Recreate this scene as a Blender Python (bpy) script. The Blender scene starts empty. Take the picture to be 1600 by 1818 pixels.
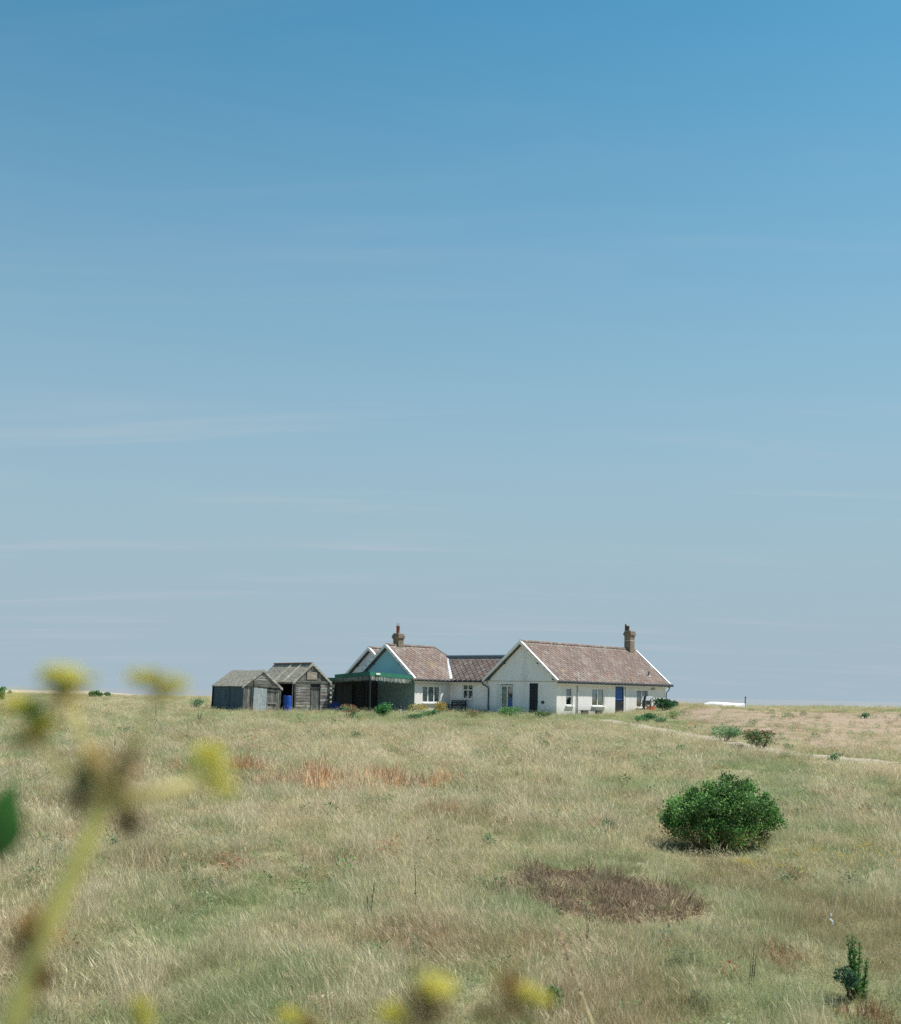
import bpy, math, random
import numpy as np
from mathutils import Vector, Matrix

R = math.radians
random.seed(7)
rng = np.random.default_rng(7)
scene = bpy.context.scene
COL = scene.collection

# ------------------------------------------------------------------ camera, world, sun, exposure
EYE = 2.2
F = 2200.0            # focal length in photograph pixels (photograph is 1600 wide)
CX, CY = 800.0, 1232.3
ROLL = 0.0172

cam_d = bpy.data.cameras.new('camera')
cam = bpy.data.objects.new('camera', cam_d)
COL.objects.link(cam)
cam.location = (0, 0, EYE)
cam.rotation_euler = (R(90), -ROLL, 0)
cam_d.sensor_fit = 'HORIZONTAL'
cam_d.sensor_width = 36
cam_d.lens = 36 * F / 1600
cam_d.shift_y = (CY - 909) / 1600
cam_d.clip_start = 0.02
cam_d.clip_end = 60000
cam_d.dof.use_dof = True
cam_d.dof.focus_distance = 34
cam_d.dof.aperture_fstop = 7.2
scene.camera = cam

SUN_AZ, SUN_EL = R(10), R(58)
world = bpy.data.worlds.new('World')
scene.world = world
world.use_nodes = True
wt = world.node_tree
wt.nodes.clear()


def wn(t, **kw):
    n = wt.nodes.new(t)
    for k, v in kw.items():
        setattr(n, k, v)
    return n


def wmath(op, a, b=None, c=None):
    n = wn('ShaderNodeMath', operation=op)
    for i, v in enumerate((a, b, c)):
        if v is None:
            continue
        if isinstance(v, (int, float)):
            n.inputs[i].default_value = v
        else:
            wt.links.new(v, n.inputs[i])
    return n.outputs[0]


sky = wn('ShaderNodeTexSky', sky_type='NISHITA')
sky.sun_disc = False
sky.sun_elevation = SUN_EL
sky.sun_rotation = R(90) - SUN_AZ
sky.altitude = 0
sky.air_density = 1.0
sky.dust_density = 0.6
sky.ozone_density = 2.0
tc = wn('ShaderNodeTexCoord')
sep = wn('ShaderNodeSeparateXYZ')
wt.links.new(tc.outputs['Generated'], sep.inputs[0])
X_, Y_, Z_ = sep.outputs
# sea haze low in the sky, the same all the way round
hz = wn('ShaderNodeMapRange', interpolation_type='SMOOTHSTEP')
wt.links.new(Z_, hz.inputs['Value'])
hz.inputs['From Min'].default_value = 0.0
hz.inputs['From Max'].default_value = 0.56
hz.inputs['To Min'].default_value = 1.0
hz.inputs['To Max'].default_value = 0.0
# thin cirrus streaks on a high plane
zz = wmath('ADD', wmath('MAXIMUM', Z_, 0.0), 0.10)
cxyz = wn('ShaderNodeCombineXYZ')
wt.links.new(wmath('DIVIDE', X_, zz), cxyz.inputs[0])
wt.links.new(wmath('DIVIDE', Y_, zz), cxyz.inputs[1])
cmap = wn('ShaderNodeMapping')
cmap.inputs['Rotation'].default_value = (0, 0, R(12))
cmap.inputs['Scale'].default_value = (0.42, 2.3, 1)
cmap.inputs['Location'].default_value = (2.58, 2.25, 0)
wt.links.new(cxyz.outputs[0], cmap.inputs[0])
cn = wn('ShaderNodeTexNoise')
cn.inputs['Scale'].default_value = 1.25
cn.inputs['Detail'].default_value = 8
cn.inputs['Roughness'].default_value = 0.56
cn.inputs['Distortion'].default_value = 0.7
wt.links.new(cmap.outputs[0], cn.inputs['Vector'])
cmr = wn('ShaderNodeMapRange', interpolation_type='SMOOTHSTEP')
wt.links.new(cn.outputs['Fac'], cmr.inputs['Value'])
cmr.inputs['From Min'].default_value = 0.50
cmr.inputs['From Max'].default_value = 0.86
cmr.inputs['To Min'].default_value = 0.0
cmr.inputs['To Max'].default_value = 0.42
tint = wn('ShaderNodeMix', data_type='RGBA', blend_type='MULTIPLY')
tint.inputs[0].default_value = 1.0
wt.links.new(sky.outputs[0], tint.inputs[6])
tint.inputs[7].default_value = (0.50, 1.29, 1.28, 1)
mixh = wn('ShaderNodeMix', data_type='RGBA')
wt.links.new(hz.outputs[0], mixh.inputs[0])
wt.links.new(tint.outputs[2], mixh.inputs[6])
mixh.inputs[7].default_value = (3.76, 4.86, 5.68, 1)
mixc = wn('ShaderNodeMix', data_type='RGBA')
cel = wn('ShaderNodeMapRange', interpolation_type='SMOOTHSTEP')
wt.links.new(Z_, cel.inputs['Value'])
cel.inputs['From Min'].default_value = 0.16
cel.inputs['From Max'].default_value = 0.42
cel.inputs['To Min'].default_value = 1.0
cel.inputs['To Max'].default_value = 0.30
wt.links.new(wmath('MULTIPLY', cmr.outputs[0], cel.outputs[0]), mixc.inputs[0])
wt.links.new(mixh.outputs[2], mixc.inputs[6])
mixc.inputs[7].default_value = (5.6, 5.9, 6.3, 1)
bg = wn('ShaderNodeBackground')
bg.inputs['Strength'].default_value = 0.0785
wt.links.new(mixc.outputs[2], bg.inputs[0])
wo = wn('ShaderNodeOutputWorld')
wt.links.new(bg.outputs[0], wo.inputs[0])

sun_d = bpy.data.lights.new('sun', 'SUN')
sun_d.energy = 5.0
sun_d.angle = R(0.53)
sun_d.color = (1.0, 0.955, 0.88)
sun = bpy.data.objects.new('sun', sun_d)
COL.objects.link(sun)
sun_dir = Vector((math.cos(SUN_EL) * math.cos(SUN_AZ), math.cos(SUN_EL) * math.sin(SUN_AZ), math.sin(SUN_EL)))
sun.rotation_euler = sun_dir.to_track_quat('Z', 'Y').to_euler()
sun.location = (60, 10, 80)

scene.view_settings.view_transform = 'Standard'
scene.view_settings.look = 'None'
scene.view_settings.exposure = 0.35
scene.view_settings.gamma = 1.0
scene.view_settings.use_curve_mapping = False
scene.cycles.max_bounces = 8
scene.cycles.transparent_max_bounces = 12
scene.cycles.use_denoising = False


# ------------------------------------------------------------------ helpers
def uv(px, py):
    dx, dy = px - CX, CY - py
    s, c = ROLL, 1.0
    return dx * c - dy * s, dy * c + dx * s


def at(px, py, Y):
    """point of the place seen at a pixel of the photograph, Y metres ahead"""
    u, v = uv(px, py)
    return Vector((u * Y / F, Y, EYE + v * Y / F))


def xat(px, Y, py=1260):
    return at(px, py, Y).x


def on_plane(px, py, bx, by, dx, dy):
    """distance t along a wall line (bx,by)+t(dx,dy) and height z of the pixel on that upright wall"""
    u, v = uv(px, py)
    k = u / F
    t = (k * by - bx) / (dx - k * dy)
    Y = by + t * dy
    return t, EYE + v * Y / F


def smooth(a, b, x):
    t = np.clip((np.asarray(x, float) - a) / (b - a), 0, 1)
    return t * t * (3 - 2 * t)


_LAT = np.random.default_rng(3).random((256, 256))


def vnoise(x, y):
    x = np.asarray(x, float); y = np.asarray(y, float)
    xi = np.floor(x).astype(int); yi = np.floor(y).astype(int)
    fx = x - xi; fy = y - yi
    fx = fx * fx * (3 - 2 * fx); fy = fy * fy * (3 - 2 * fy)
    g = lambda a, b: _LAT[a & 255, b & 255]
    return (g(xi, yi) * (1 - fx) + g(xi + 1, yi) * fx) * (1 - fy) + (g(xi, yi + 1) * (1 - fx) + g(xi + 1, yi + 1) * fx) * fy


def fbm(x, y, o=4):
    s = 0; a = .5; n = 0
    for k in range(o):
        s = s + a * vnoise(x * 2 ** k + 17.3 * k, y * 2 ** k + 5.1 * k); n += a; a *= .55
    return s / n


def hgt(x, y):
    """terrain height"""
    x = np.asarray(x, float); y = np.asarray(y, float)
    z = 0.8 * smooth(24, 86, y)
    z = z + 0.8 * (1 - smooth(2.6, 7.2, y))                       # bank the photographer stands on
    b = smooth(9, 18, x) * smooth(52, 94, y)
    b = np.maximum(b, smooth(11, 18, x) * smooth(66, 84, y) * 0.5)
    crest = (0.56 + 0.26 * np.exp(-((x - 18.5) / 2.6) ** 2) + .16 * smooth(27, 34, x)) * b * (1 - smooth(112, 150, y))
    z = z + crest
    lump = (fbm(x * .33, y * .33, 3) - .5) * .30 + (fbm(x * 1.1 + 9, y * 1.1, 2) - .5) * .10
    flat = smooth(68, 76, y) * (1 - smooth(100, 112, y)) * smooth(-22, -18, x) * (1 - smooth(10, 16, x))
    z = z + lump * (1 - flat) * smooth(4, 9, y) * (1 - .45 * smooth(35, 60, y))
    far = smooth(262, 330, y)
    z = z * (1 - far) - 4.2 * far
    return z


def H(x, y):
    return float(hgt(x, y))


def link(o, parent=None):
    COL.objects.link(o)
    if parent is not None:
        o.parent = parent
    return o


def tag(o, label=None, cat=None, group=None, kind=None):
    if label: o['label'] = label
    if cat: o['category'] = cat
    if group: o['group'] = group
    if kind: o['kind'] = kind
    return o


def thing(name, label, cat, loc, rotz=0.0, group=None, rot=None):
    o = bpy.data.objects.new(name, None)
    o.empty_display_size = .2
    link(o)
    o.location = loc
    o.rotation_euler = rot if rot else (0, 0, rotz)
    return tag(o, label, cat, group)


class MB:
    def __init__(s):
        s.v = []; s.f = []; s.c = []; s.m = []

    def face(s, pts, col=(1, 1, 1), mat=0):
        i = len(s.v)
        s.v.extend([tuple(p) for p in pts])
        s.f.append(tuple(range(i, i + len(pts)))); s.c.append(col); s.m.append(mat)

    def mesh(s, vs, fs, col=(1, 1, 1), mat=0):
        i = len(s.v)
        s.v.extend([tuple(p) for p in vs])
        for f in fs:
            s.f.append(tuple(i + k for k in f)); s.c.append(col); s.m.append(mat)

    def box(s, lo, hi, col=(1, 1, 1), mat=0):
        x0, y0, z0 = lo; x1, y1, z1 = hi
        vs = [(x0, y0, z0), (x1, y0, z0), (x1, y1, z0), (x0, y1, z0), (x0, y0, z1), (x1, y0, z1), (x1, y1, z1), (x0, y1, z1)]
        s.mesh(vs, [(0, 3, 2, 1), (4, 5, 6, 7), (0, 1, 5, 4), (1, 2, 6, 5), (2, 3, 7, 6), (3, 0, 4, 7)], col, mat)

    def obox(s, c, ax, ay, az, col=(1, 1, 1), mat=0):
        """box from centre and three half-axis vectors"""
        c, ax, ay, az = Vector(c), Vector(ax), Vector(ay), Vector(az)
        vs = [c + a * ax + b * ay + d * az for d in (-1, 1) for (a, b) in ((-1, -1), (1, -1), (1, 1), (-1, 1))]
        s.mesh(vs, [(0, 3, 2, 1), (4, 5, 6, 7), (0, 1, 5, 4), (1, 2, 6, 5), (2, 3, 7, 6), (3, 0, 4, 7)], col, mat)

    def beam(s, a, b, w, h, up=(0, 0, 1), col=(1, 1, 1), mat=0):
        a, b = Vector(a), Vector(b)
        d = (b - a); L = d.length; d.normalize()
        side = d.cross(Vector(up))
        if side.length < 1e-4: side = d.cross(Vector((1, 0, 0)))
        side.normalize(); u = side.cross(d).normalized()
        s.obox((a + b) / 2, d * L / 2, side * w / 2, u * h / 2, col, mat)

    def tube(s, pts, rad, n=8, col=(1, 1, 1), mat=0, cap=True):
        pts = [Vector(p) for p in pts]
        if not hasattr(rad, '__len__'): rad = [rad] * len(pts)
        rings = []
        prev = None
        for i, p in enumerate(pts):
            d = (pts[min(i + 1, len(pts) - 1)] - pts[max(i - 1, 0)]).normalized()
            if prev is None:
                a = d.orthogonal().normalized()
            else:
                a = (prev - d * prev.dot(d)).normalized()
            prev = a
            b = d.cross(a)
            rings.append([p + rad[i] * (math.cos(2 * math.pi * k / n) * a + math.sin(2 * math.pi * k / n) * b) for k in range(n)])
        vs = [q for r in rings for q in r]
        fs = []
        for i in range(len(pts) - 1):
            for k in range(n):
                k2 = (k + 1) % n
                fs.append((i * n + k, i * n + k2, (i + 1) * n + k2, (i + 1) * n + k))
        if cap:
            fs.append(tuple(range(n - 1, -1, -1)))
            fs.append(tuple((len(pts) - 1) * n + k for k in range(n)))
        s.mesh(vs, fs, col, mat)

    def lathe(s, prof, c=(0, 0, 0), n=16, col=(1, 1, 1), mat=0):
        s.tube_rings([[(c[0] + r * math.cos(2 * math.pi * k / n), c[1] + r * math.sin(2 * math.pi * k / n), c[2] + z) for k in range(n)] for r, z in prof], col, mat)

    def tube_rings(s, rings, col=(1, 1, 1), mat=0):
        n = len(rings[0]); vs = [q for r in rings for q in r]; fs = []
        for i in range(len(rings) - 1):
            for k in range(n):
                k2 = (k + 1) % n
                fs.append((i * n + k, i * n + k2, (i + 1) * n + k2, (i + 1) * n + k))
        fs.append(tuple(range(n - 1, -1, -1)))
        fs.append(tuple((len(rings) - 1) * n + k for k in range(n)))
        s.mesh(vs, fs, col, mat)

    def build(s, name, mats, parent=None, smooth_=False, label=None, kind=None):
        me = bpy.data.meshes.new(name)
        me.from_pydata(s.v, [], s.f)
        if not isinstance(mats, (list, tuple)): mats = [mats]
        for m in mats: me.materials.append(m)
        me.polygons.foreach_set('material_index', s.m)
        at_ = me.color_attributes.new('tint', 'FLOAT_COLOR', 'CORNER')
        buf = []
        for f, c in zip(s.f, s.c):
            buf.extend((c[0], c[1], c[2], 1.0) * len(f))
        at_.data.foreach_set('color', buf)
        if smooth_: me.polygons.foreach_set('use_smooth', [True] * len(s.f))
        me.update()
        o = bpy.data.objects.new(name, me)
        link(o, parent)
        if label: o['label'] = label
        if kind: o['kind'] = kind
        return o


def np_mesh(name, verts, faces, tint=None, mat=None, parent=None, kind=None, vert_tint=False):
    """faces: (n,k) index array; tint per face or per vertex"""
    me = bpy.data.meshes.new(name)
    nv, nf, k = len(verts), len(faces), faces.shape[1]
    me.vertices.add(nv); me.vertices.foreach_set('co', np.asarray(verts, np.float32).ravel())
    me.loops.add(nf * k); me.loops.foreach_set('vertex_index', faces.astype(np.int32).ravel())
    me.polygons.add(nf)
    me.polygons.foreach_set('loop_start', np.arange(0, nf * k, k, dtype=np.int32))
    me.polygons.foreach_set('loop_total', np.full(nf, k, np.int32))
    if tint is not None:
        dom = 'POINT' if vert_tint else 'CORNER'
        a = me.color_attributes.new('tint', 'FLOAT_COLOR', dom)
        t = np.asarray(tint, np.float32)
        if not vert_tint: t = np.repeat(t, k, axis=0)
        t = np.concatenate([t, np.ones((len(t), 1), np.float32)], 1)
        a.data.foreach_set('color', t.ravel())
    me.update(calc_edges=True); me.validate()
    if mat: me.materials.append(mat)
    o = bpy.data.objects.new(name, me)
    link(o, parent)
    if kind: o['kind'] = kind
    return o


# ------------------------------------------------------------------ materials
class NT:
    def __init__(s, name):
        s.mat = bpy.data.materials.new(name); s.mat.use_nodes = True
        s.t = s.mat.node_tree; s.t.nodes.clear()
        s.out = s.n('ShaderNodeOutputMaterial')

    def n(s, t, **kw):
        nd = s.t.nodes.new(t)
        for k, v in kw.items(): setattr(nd, k, v)
        return nd

    def set(s, sock, v):
        if isinstance(v, bpy.types.NodeSocket): s.t.links.new(v, sock)
        elif isinstance(v, (tuple, list)) and len(v) == 3 and sock.type == 'RGBA': sock.default_value = (*v, 1)
        else: sock.default_value = v

    def noise(s, scale, detail=4, rough=.55, vec=None, dist=0):
        nd = s.n('ShaderNodeTexNoise')
        nd.inputs['Scale'].default_value = scale; nd.inputs['Detail'].default_value = detail
        nd.inputs['Roughness'].default_value = rough; nd.inputs['Distortion'].default_value = dist
        if vec is not None: s.t.links.new(vec, nd.inputs['Vector'])
        return nd.outputs['Fac']

    def coord(s, which='Object', scale=(1, 1, 1)):
        c = s.n('ShaderNodeTexCoord')
        m = s.n('ShaderNodeMapping'); m.inputs['Scale'].default_value = scale
        s.t.links.new(c.outputs[which], m.inputs[0])
        return m.outputs[0]

    def ramp(s, v, lo, hi, a=0.0, b=1.0):
        nd = s.n('ShaderNodeMapRange', interpolation_type='SMOOTHSTEP')
        s.set(nd.inputs['Value'], v)
        for k, q in zip(('From Min', 'From Max', 'To Min', 'To Max'), (lo, hi, a, b)): nd.inputs[k].default_value = q
        return nd.outputs[0]

    def mix(s, f, a, b, mode='MIX'):
        nd = s.n('ShaderNodeMix', data_type='RGBA', blend_type=mode)
        s.set(nd.inputs[0], f); s.set(nd.inputs[6], a); s.set(nd.inputs[7], b)
        return nd.outputs[2]

    def math(s, op, a, b=0.0):
        nd = s.n('ShaderNodeMath', operation=op); s.set(nd.inputs[0], a); s.set(nd.inputs[1], b)
        return nd.outputs[0]

    def attr(s, name, kind='GEOMETRY'):
        nd = s.n('ShaderNodeAttribute', attribute_type=kind); nd.attribute_name = name
        return nd.outputs['Color']

    def bsdf(s, col, rough=.8, spec=.3, bump=None, bstr=.3, bdist=.02, metal=0.0, transl=None):
        p = s.n('ShaderNodeBsdfPrincipled')
        s.set(p.inputs['Base Color'], col); s.set(p.inputs['Roughness'], rough)
        p.inputs['Specular IOR Level'].default_value = spec; p.inputs['Metallic'].default_value = metal
        if bump is not None:
            b = s.n('ShaderNodeBump'); b.inputs['Strength'].default_value = bstr; b.inputs['Distance'].default_value = bdist
            s.t.links.new(bump, b.inputs['Height']); s.t.links.new(b.outputs[0], p.inputs['Normal'])
        sh = p.outputs[0]
        if transl:
            t = s.n('ShaderNodeBsdfTranslucent'); s.set(t.inputs[0], col)
            m = s.n('ShaderNodeMixShader'); m.inputs[0].default_value = transl
            s.t.links.new(sh, m.inputs[1]); s.t.links.new(t.outputs[0], m.inputs[2]); sh = m.outputs[0]
        s.t.links.new(sh, s.out.inputs[0])
        return s.mat


def m_tint(name, rough=.8, spec=.3, var=.25, scale=6.0, stretch=(1, 1, 1), transl=None, bstr=.3, bdist=.01, detail=5, which='Object'):
    """colour from the mesh's own tint, with grain"""
    k = NT(name)
    c = k.attr('tint')
    nz = k.noise(scale, detail, .6, k.coord(which, stretch))
    f = k.ramp(nz, .25, .75, 1 - var, 1 + var)
    v = k.n('ShaderNodeCombineColor')
    for i in range(3): k.t.links.new(f, v.inputs[i])
    col = k.mix(1.0, c, v.outputs[0], 'MULTIPLY')
    return k.bsdf(col, rough, spec, nz, bstr, bdist, transl=transl)


def m_wall(name, base, grime, amt=.55, mildew=None):
    k = NT(name)
    p = k.coord('Object')
    a = k.noise(.7, 5, .6, p)
    st = k.noise(1.0, 4, .5, k.coord('Object', (1.0, 1.0, .3)))
    f = k.math('MULTIPLY', k.ramp(st, .46, .74), amt)
    c = k.mix(f, base, grime)
    c = k.mix(k.ramp(a, .5, .8, 0, .35), c, tuple(x * .78 for x in base))
    if mildew:
        sx = k.n('ShaderNodeSeparateXYZ'); k.t.links.new(p, sx.inputs[0])
        low = k.math('ADD', sx.outputs[2], k.math('MULTIPLY', k.noise(2.2, 5, .7, p), .9))
        c = k.mix(k.ramp(low, .6, 1.25, .75, 0), c, mildew)
        rs = k.noise(1.0, 4, .6, k.coord('Object', (2.0, 2.0, .3)))
        c = k.mix(k.ramp(rs, .64, .76, 0, .45), c, (.42, .36, .29))
    b = k.noise(38, 3, .6, p)
    return k.bsdf(c, .93, .15, b, .12, .008)


def m_wood(name, base, dark, pale, along='x', scale=1.0):
    k = NT(name)
    s = {'x': (1.2, 16, 16), 'z': (16, 16, 1.2)}[along]
    p = k.coord('Object', tuple(q * scale for q in s))
    g = k.noise(1.2, 6, .65, p)
    big = k.noise(1.6, 3, .5, k.coord('Object'))
    c = k.mix(k.ramp(g, .35, .7), dark, base)
    c = k.mix(k.ramp(big, .5, .78, 0, .75), c, pale)
    c = k.mix(1.0, c, k.attr('tint'), 'MULTIPLY')
    return k.bsdf(c, .9, .15, g, .5, .012)


M = {}
M['render_white'] = m_wall('white_render', (.72, .69, .665), (.52, .52, .50), .40, (.36, .37, .32))
M['render_shade_lifted'] = m_wall('shade_lifted_render', (.87, .83, .83), (.61, .60, .60), .40, (.42, .44, .40))  # white render for the shaded walls, lightened in colour to lift their shade
M['render_grey'] = m_wall('stained_render', (.84, .82, .83), (.55, .555, .56), .6, (.42, .43, .39))
M['render_teal'] = m_wall('teal_render', (.34, .60, .63), (.26, .48, .52), .5)
M['trim_white'] = m_tint('painted_timber', .55, .35, .07, 9)
M['paint'] = m_tint('weathered_paint', .6, .35, .16, 5)
M['metal'] = m_tint('dull_metal', .45, .5, .2, 8)
M['plain'] = m_tint('matt_surface', .85, .2, .2, 12)
M['plastic'] = m_tint('plastic_surface', .42, .45, .12, 3)
M['cloth'] = m_tint('curtain_cloth', .95, .1, .12, 3, transl=.25)
M['leaf'] = m_tint('leaf', .55, .35, .3, 3.0, transl=.28, which='Generated')
M['petal'] = m_tint('petal', .7, .2, .15, 9, transl=.35)
M['stem'] = m_tint('plant_stem', .6, .3, .3, 40, transl=.35)
M['bark'] = m_tint('twig_bark', .9, .1, .35, 20)
M['wood_h'] = m_wood('weathered_board', (.40, .38, .35), (.135, .125, .115), (.56, .535, .50), 'x')
M['wood_v'] = m_wood('weathered_plank', (.38, .36, .34), (.14, .13, .12), (.53, .51, .48), 'z')


def m_roof():
    k = NT('diamond_slate')
    c = k.mix(.30, k.mix(1.0, k.attr('tint'), (.95, .93, .92), 'MULTIPLY'), (.205, .155, .132))
    p = k.coord('Object')
    big = k.noise(.55, 5, .6, p)
    c = k.mix(k.ramp(big, .46, .74, 0, .5), c, (.30, .255, .225))
    mid = k.noise(2.6, 5, .65, p)
    c = k.mix(k.ramp(mid, .53, .68, 0, .7), c, (.36, .33, .295))
    lich = k.noise(.8, 6, .62, k.coord('Object', (1, .8, 1.3)))
    c = k.mix(k.ramp(lich, .59, .74, 0, .6), c, (.36, .235, .105))
    sp = k.noise(9.0, 3, .6, p)
    c = k.mix(k.ramp(sp, .68, .76, 0, .9), c, (.50, .47, .43))
    dk = k.noise(5.0, 4, .7, p)
    c = k.mix(k.ramp(dk, .56, .76, 0, .6), c, (.10, .08, .072))
    return k.bsdf(c, .92, .15, k.noise(30, 3, .6, p), .4, .01)


M['roof'] = m_roof()


def m_felt():
    k = NT('mossy_roof_felt')
    p = k.coord('Object')
    n1 = k.noise(7, 6, .7, p); n2 = k.noise(1.4, 4, .6, p); n3 = k.noise(22, 4, .7, p)
    c = k.mix(k.ramp(n1, .38, .66), (.17, .16, .13), (.42, .385, .32))
    c = k.mix(k.ramp(n2, .48, .75, 0, .6), c, (.32, .30, .20))
    c = k.mix(k.ramp(n3, .55, .75, 0, .6), c, (.52, .48, .41))
    return k.bsdf(c, .95, .1, n1, .8, .03)


M['felt'] = m_felt()


def m_brick():
    k = NT('chimney_brick')
    b = k.n('ShaderNodeTexBrick')
    rot = k.n('ShaderNodeMapping'); tcn = k.n('ShaderNodeTexCoord')
    sx = k.n('ShaderNodeSeparateXYZ'); k.t.links.new(tcn.outputs['Object'], sx.inputs[0])
    cb = k.n('ShaderNodeCombineXYZ')
    k.t.links.new(k.math('ADD', sx.outputs[0], sx.outputs[1]), cb.inputs[0]); k.t.links.new(sx.outputs[2], cb.inputs[1])
    k.t.links.new(cb.outputs[0], b.inputs['Vector'])
    b.inputs['Scale'].default_value = 1.0
    b.inputs['Brick Width'].default_value = .225; b.inputs['Row Height'].default_value = .075
    b.inputs['Mortar Size'].default_value = .008
    b.inputs['Color1'].default_value = (.27, .20, .135, 1); b.inputs['Color2'].default_value = (.17, .125, .085, 1)
    b.inputs['Mortar'].default_value = (.33, .30, .25, 1)
    c = k.mix(k.ramp(k.noise(3, 5, .6, k.coord('Object')), .45, .75, 0, .6), b.outputs['Color'], (.14, .115, .085))
    return k.bsdf(c, .92, .15, b.outputs['Fac'], .5, -.01)


M['brick'] = m_brick()


def m_glass():
    k = NT('window_glass')
    tr = k.n('ShaderNodeBsdfTransparent'); tr.inputs[0].default_value = (.80, .86, .85, 1)
    gl = k.n('ShaderNodeBsdfGlossy'); gl.inputs['Roughness'].default_value = .03
    fr = k.n('ShaderNodeFresnel'); fr.inputs[0].default_value = 1.5
    mx = k.n('ShaderNodeMixShader')
    k.t.links.new(k.math('ADD', k.math('MULTIPLY', fr.outputs[0], 1.8), .15), mx.inputs[0])
    k.t.links.new(tr.outputs[0], mx.inputs[1]); k.t.links.new(gl.outputs[0], mx.inputs[2])
    k.t.links.new(mx.outputs[0], k.out.inputs[0])
    return k.mat


M['glass'] = m_glass()


def m_grass(name, transl=.3):
    """blade colour: the clump's tint, varied from blade to blade"""
    k = NT(name)
    c = k.attr('clump_tint', 'INSTANCER')
    bv = k.n('ShaderNodeSeparateColor'); k.t.links.new(k.attr('tint'), bv.inputs[0])
    c = k.mix(k.ramp(bv.outputs[1], .55, 1.0, 0, .36), c, (.70, .60, .43))
    c = k.mix(k.ramp(bv.outputs[2], .6, 1.0, 0, .55), c, (.15, .20, .075))
    g = k.ramp(bv.outputs[0], 0, 1, .72, 1.22)
    v = k.n('ShaderNodeCombineColor')
    for i in range(3): k.t.links.new(g, v.inputs[i])
    c = k.mix(1.0, c, v.outputs[0], 'MULTIPLY')
    return k.bsdf(c, .75, .2, transl=transl)


M['grass'] = m_grass('meadow_grass_blade', .42)


def m_weed(name):
    k = NT(name)
    c = k.attr('clump_tint', 'INSTANCER')
    bv = k.n('ShaderNodeSeparateColor'); k.t.links.new(k.attr('tint'), bv.inputs[0])
    g = k.ramp(bv.outputs[0], 0, 1, .5, 1.45)
    v = k.n('ShaderNodeCombineColor')
    for i in range(3): k.t.links.new(g, v.inputs[i])
    return k.bsdf(k.mix(1.0, c, v.outputs[0], 'MULTIPLY'), .75, .2, transl=.42)


M['weed'] = m_weed('dry_weed_blade')


def m_ground():
    k = NT('meadow_ground')
    p = k.coord('Object')
    a = k.noise(.35, 6, .6, p); b = k.noise(2.4, 5, .65, p); d = k.noise(11, 5, .7, p)
    c = k.mix(k.ramp(a, .36, .66), (.27, .26, .13), (.43, .37, .23))
    c = k.mix(k.ramp(b, .45, .7, 0, .7), c, (.38, .34, .22))
    c = k.mix(k.ramp(d, .5, .72, 0, .6), c, (.15, .145, .075))
    msk = k.n('ShaderNodeSeparateColor'); k.t.links.new(k.attr('tint'), msk.inputs[0])
    # shingle
    vo = k.n('ShaderNodeTexVoronoi'); vo.inputs['Scale'].default_value = 16; k.t.links.new(p, vo.inputs['Vector'])
    sc = k.n('ShaderNodeSeparateColor'); k.t.links.new(vo.outputs['Color'], sc.inputs[0])
    s = k.mix(sc.outputs[0], (.245, .17, .12), (.46, .355, .265))
    s = k.mix(k.ramp(k.noise(1.2, 5, .6, p), .4, .7, 0, .65), s, (.40, .30, .22))
    edge = k.math('ADD', msk.outputs[0], k.math('MULTIPLY', k.math('SUBTRACT', k.noise(.8, 5, .7, p), .5), .9))
    c = k.mix(k.ramp(edge, .38, .62), c, s)
    # bare scorched soil
    e2 = k.math('ADD', msk.outputs[1], k.math('MULTIPLY', k.math('SUBTRACT', k.noise(3, 5, .7, p), .5), .9))
    c = k.mix(k.ramp(e2, .3, .9), c, (.31, .215, .14))
    return k.bsdf(c, .97, .05, d, .9, .06)


M['ground'] = m_ground()


def m_sea():
    k = NT('sea_water')
    p = k.coord('Object', (1, 1, 1))
    n = k.noise(.35, 4, .6, p)
    return k.bsdf((.24, .245, .25), .55, .35, n, .4, .5)


M['sea'] = m_sea()


def m_path():
    k = NT('path_gravel')
    p = k.coord('Object')
    c = k.mix(k.noise(9, 5, .7, p), (.33, .26, .20), (.52, .44, .36))
    c = k.mix(k.ramp(k.noise(1.0, 5, .65, p), .5, .72, 0, .75), c, (.30, .27, .16))
    return k.bsdf(c, .95, .1, k.noise(25, 3, .6, p), .6, .03)


M['path'] = m_path()

WHITE = (.80, .80, .78)
NAVY = (.018, .022, .032)


def V3(c, k=1.0, j=.0):
    return tuple(max(0, x * k * (1 + random.uniform(-j, j))) for x in c)


# ------------------------------------------------------------------ ground, sea, path
def shingle_mask(x, y):
    x = np.asarray(x, float); y = np.asarray(y, float)
    m = smooth(9.5, 15.5, x - (y - 60) * .045) * smooth(43, 50, y + (x - 16) * .35) * (1 - smooth(84, 96, y))
    m = m * np.clip(.18 + 1.25 * fbm(x * .20 + 3, y * .12 + 5, 4), 0, 1)
    far = smooth(190, 240, y) * .8
    return np.clip(np.maximum(m, far), 0, 1)


BARE_C = at(1075, 1580, 14.4)


def bare_mask(x, y):
    """scorched brown patch in front of the round bush, longer to the right and away"""
    x = np.asarray(x, float); y = np.asarray(y, float)
    a = (x - 1.72) / 1.12; b = (y - 13.75 + .75 * (x - 1.80)) / 1.85
    d = a * a + b * b
    return np.clip(1.35 - d + (fbm(x * 1.6, y * 1.6, 3) - .5) * 1.1, 0, 1)


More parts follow.
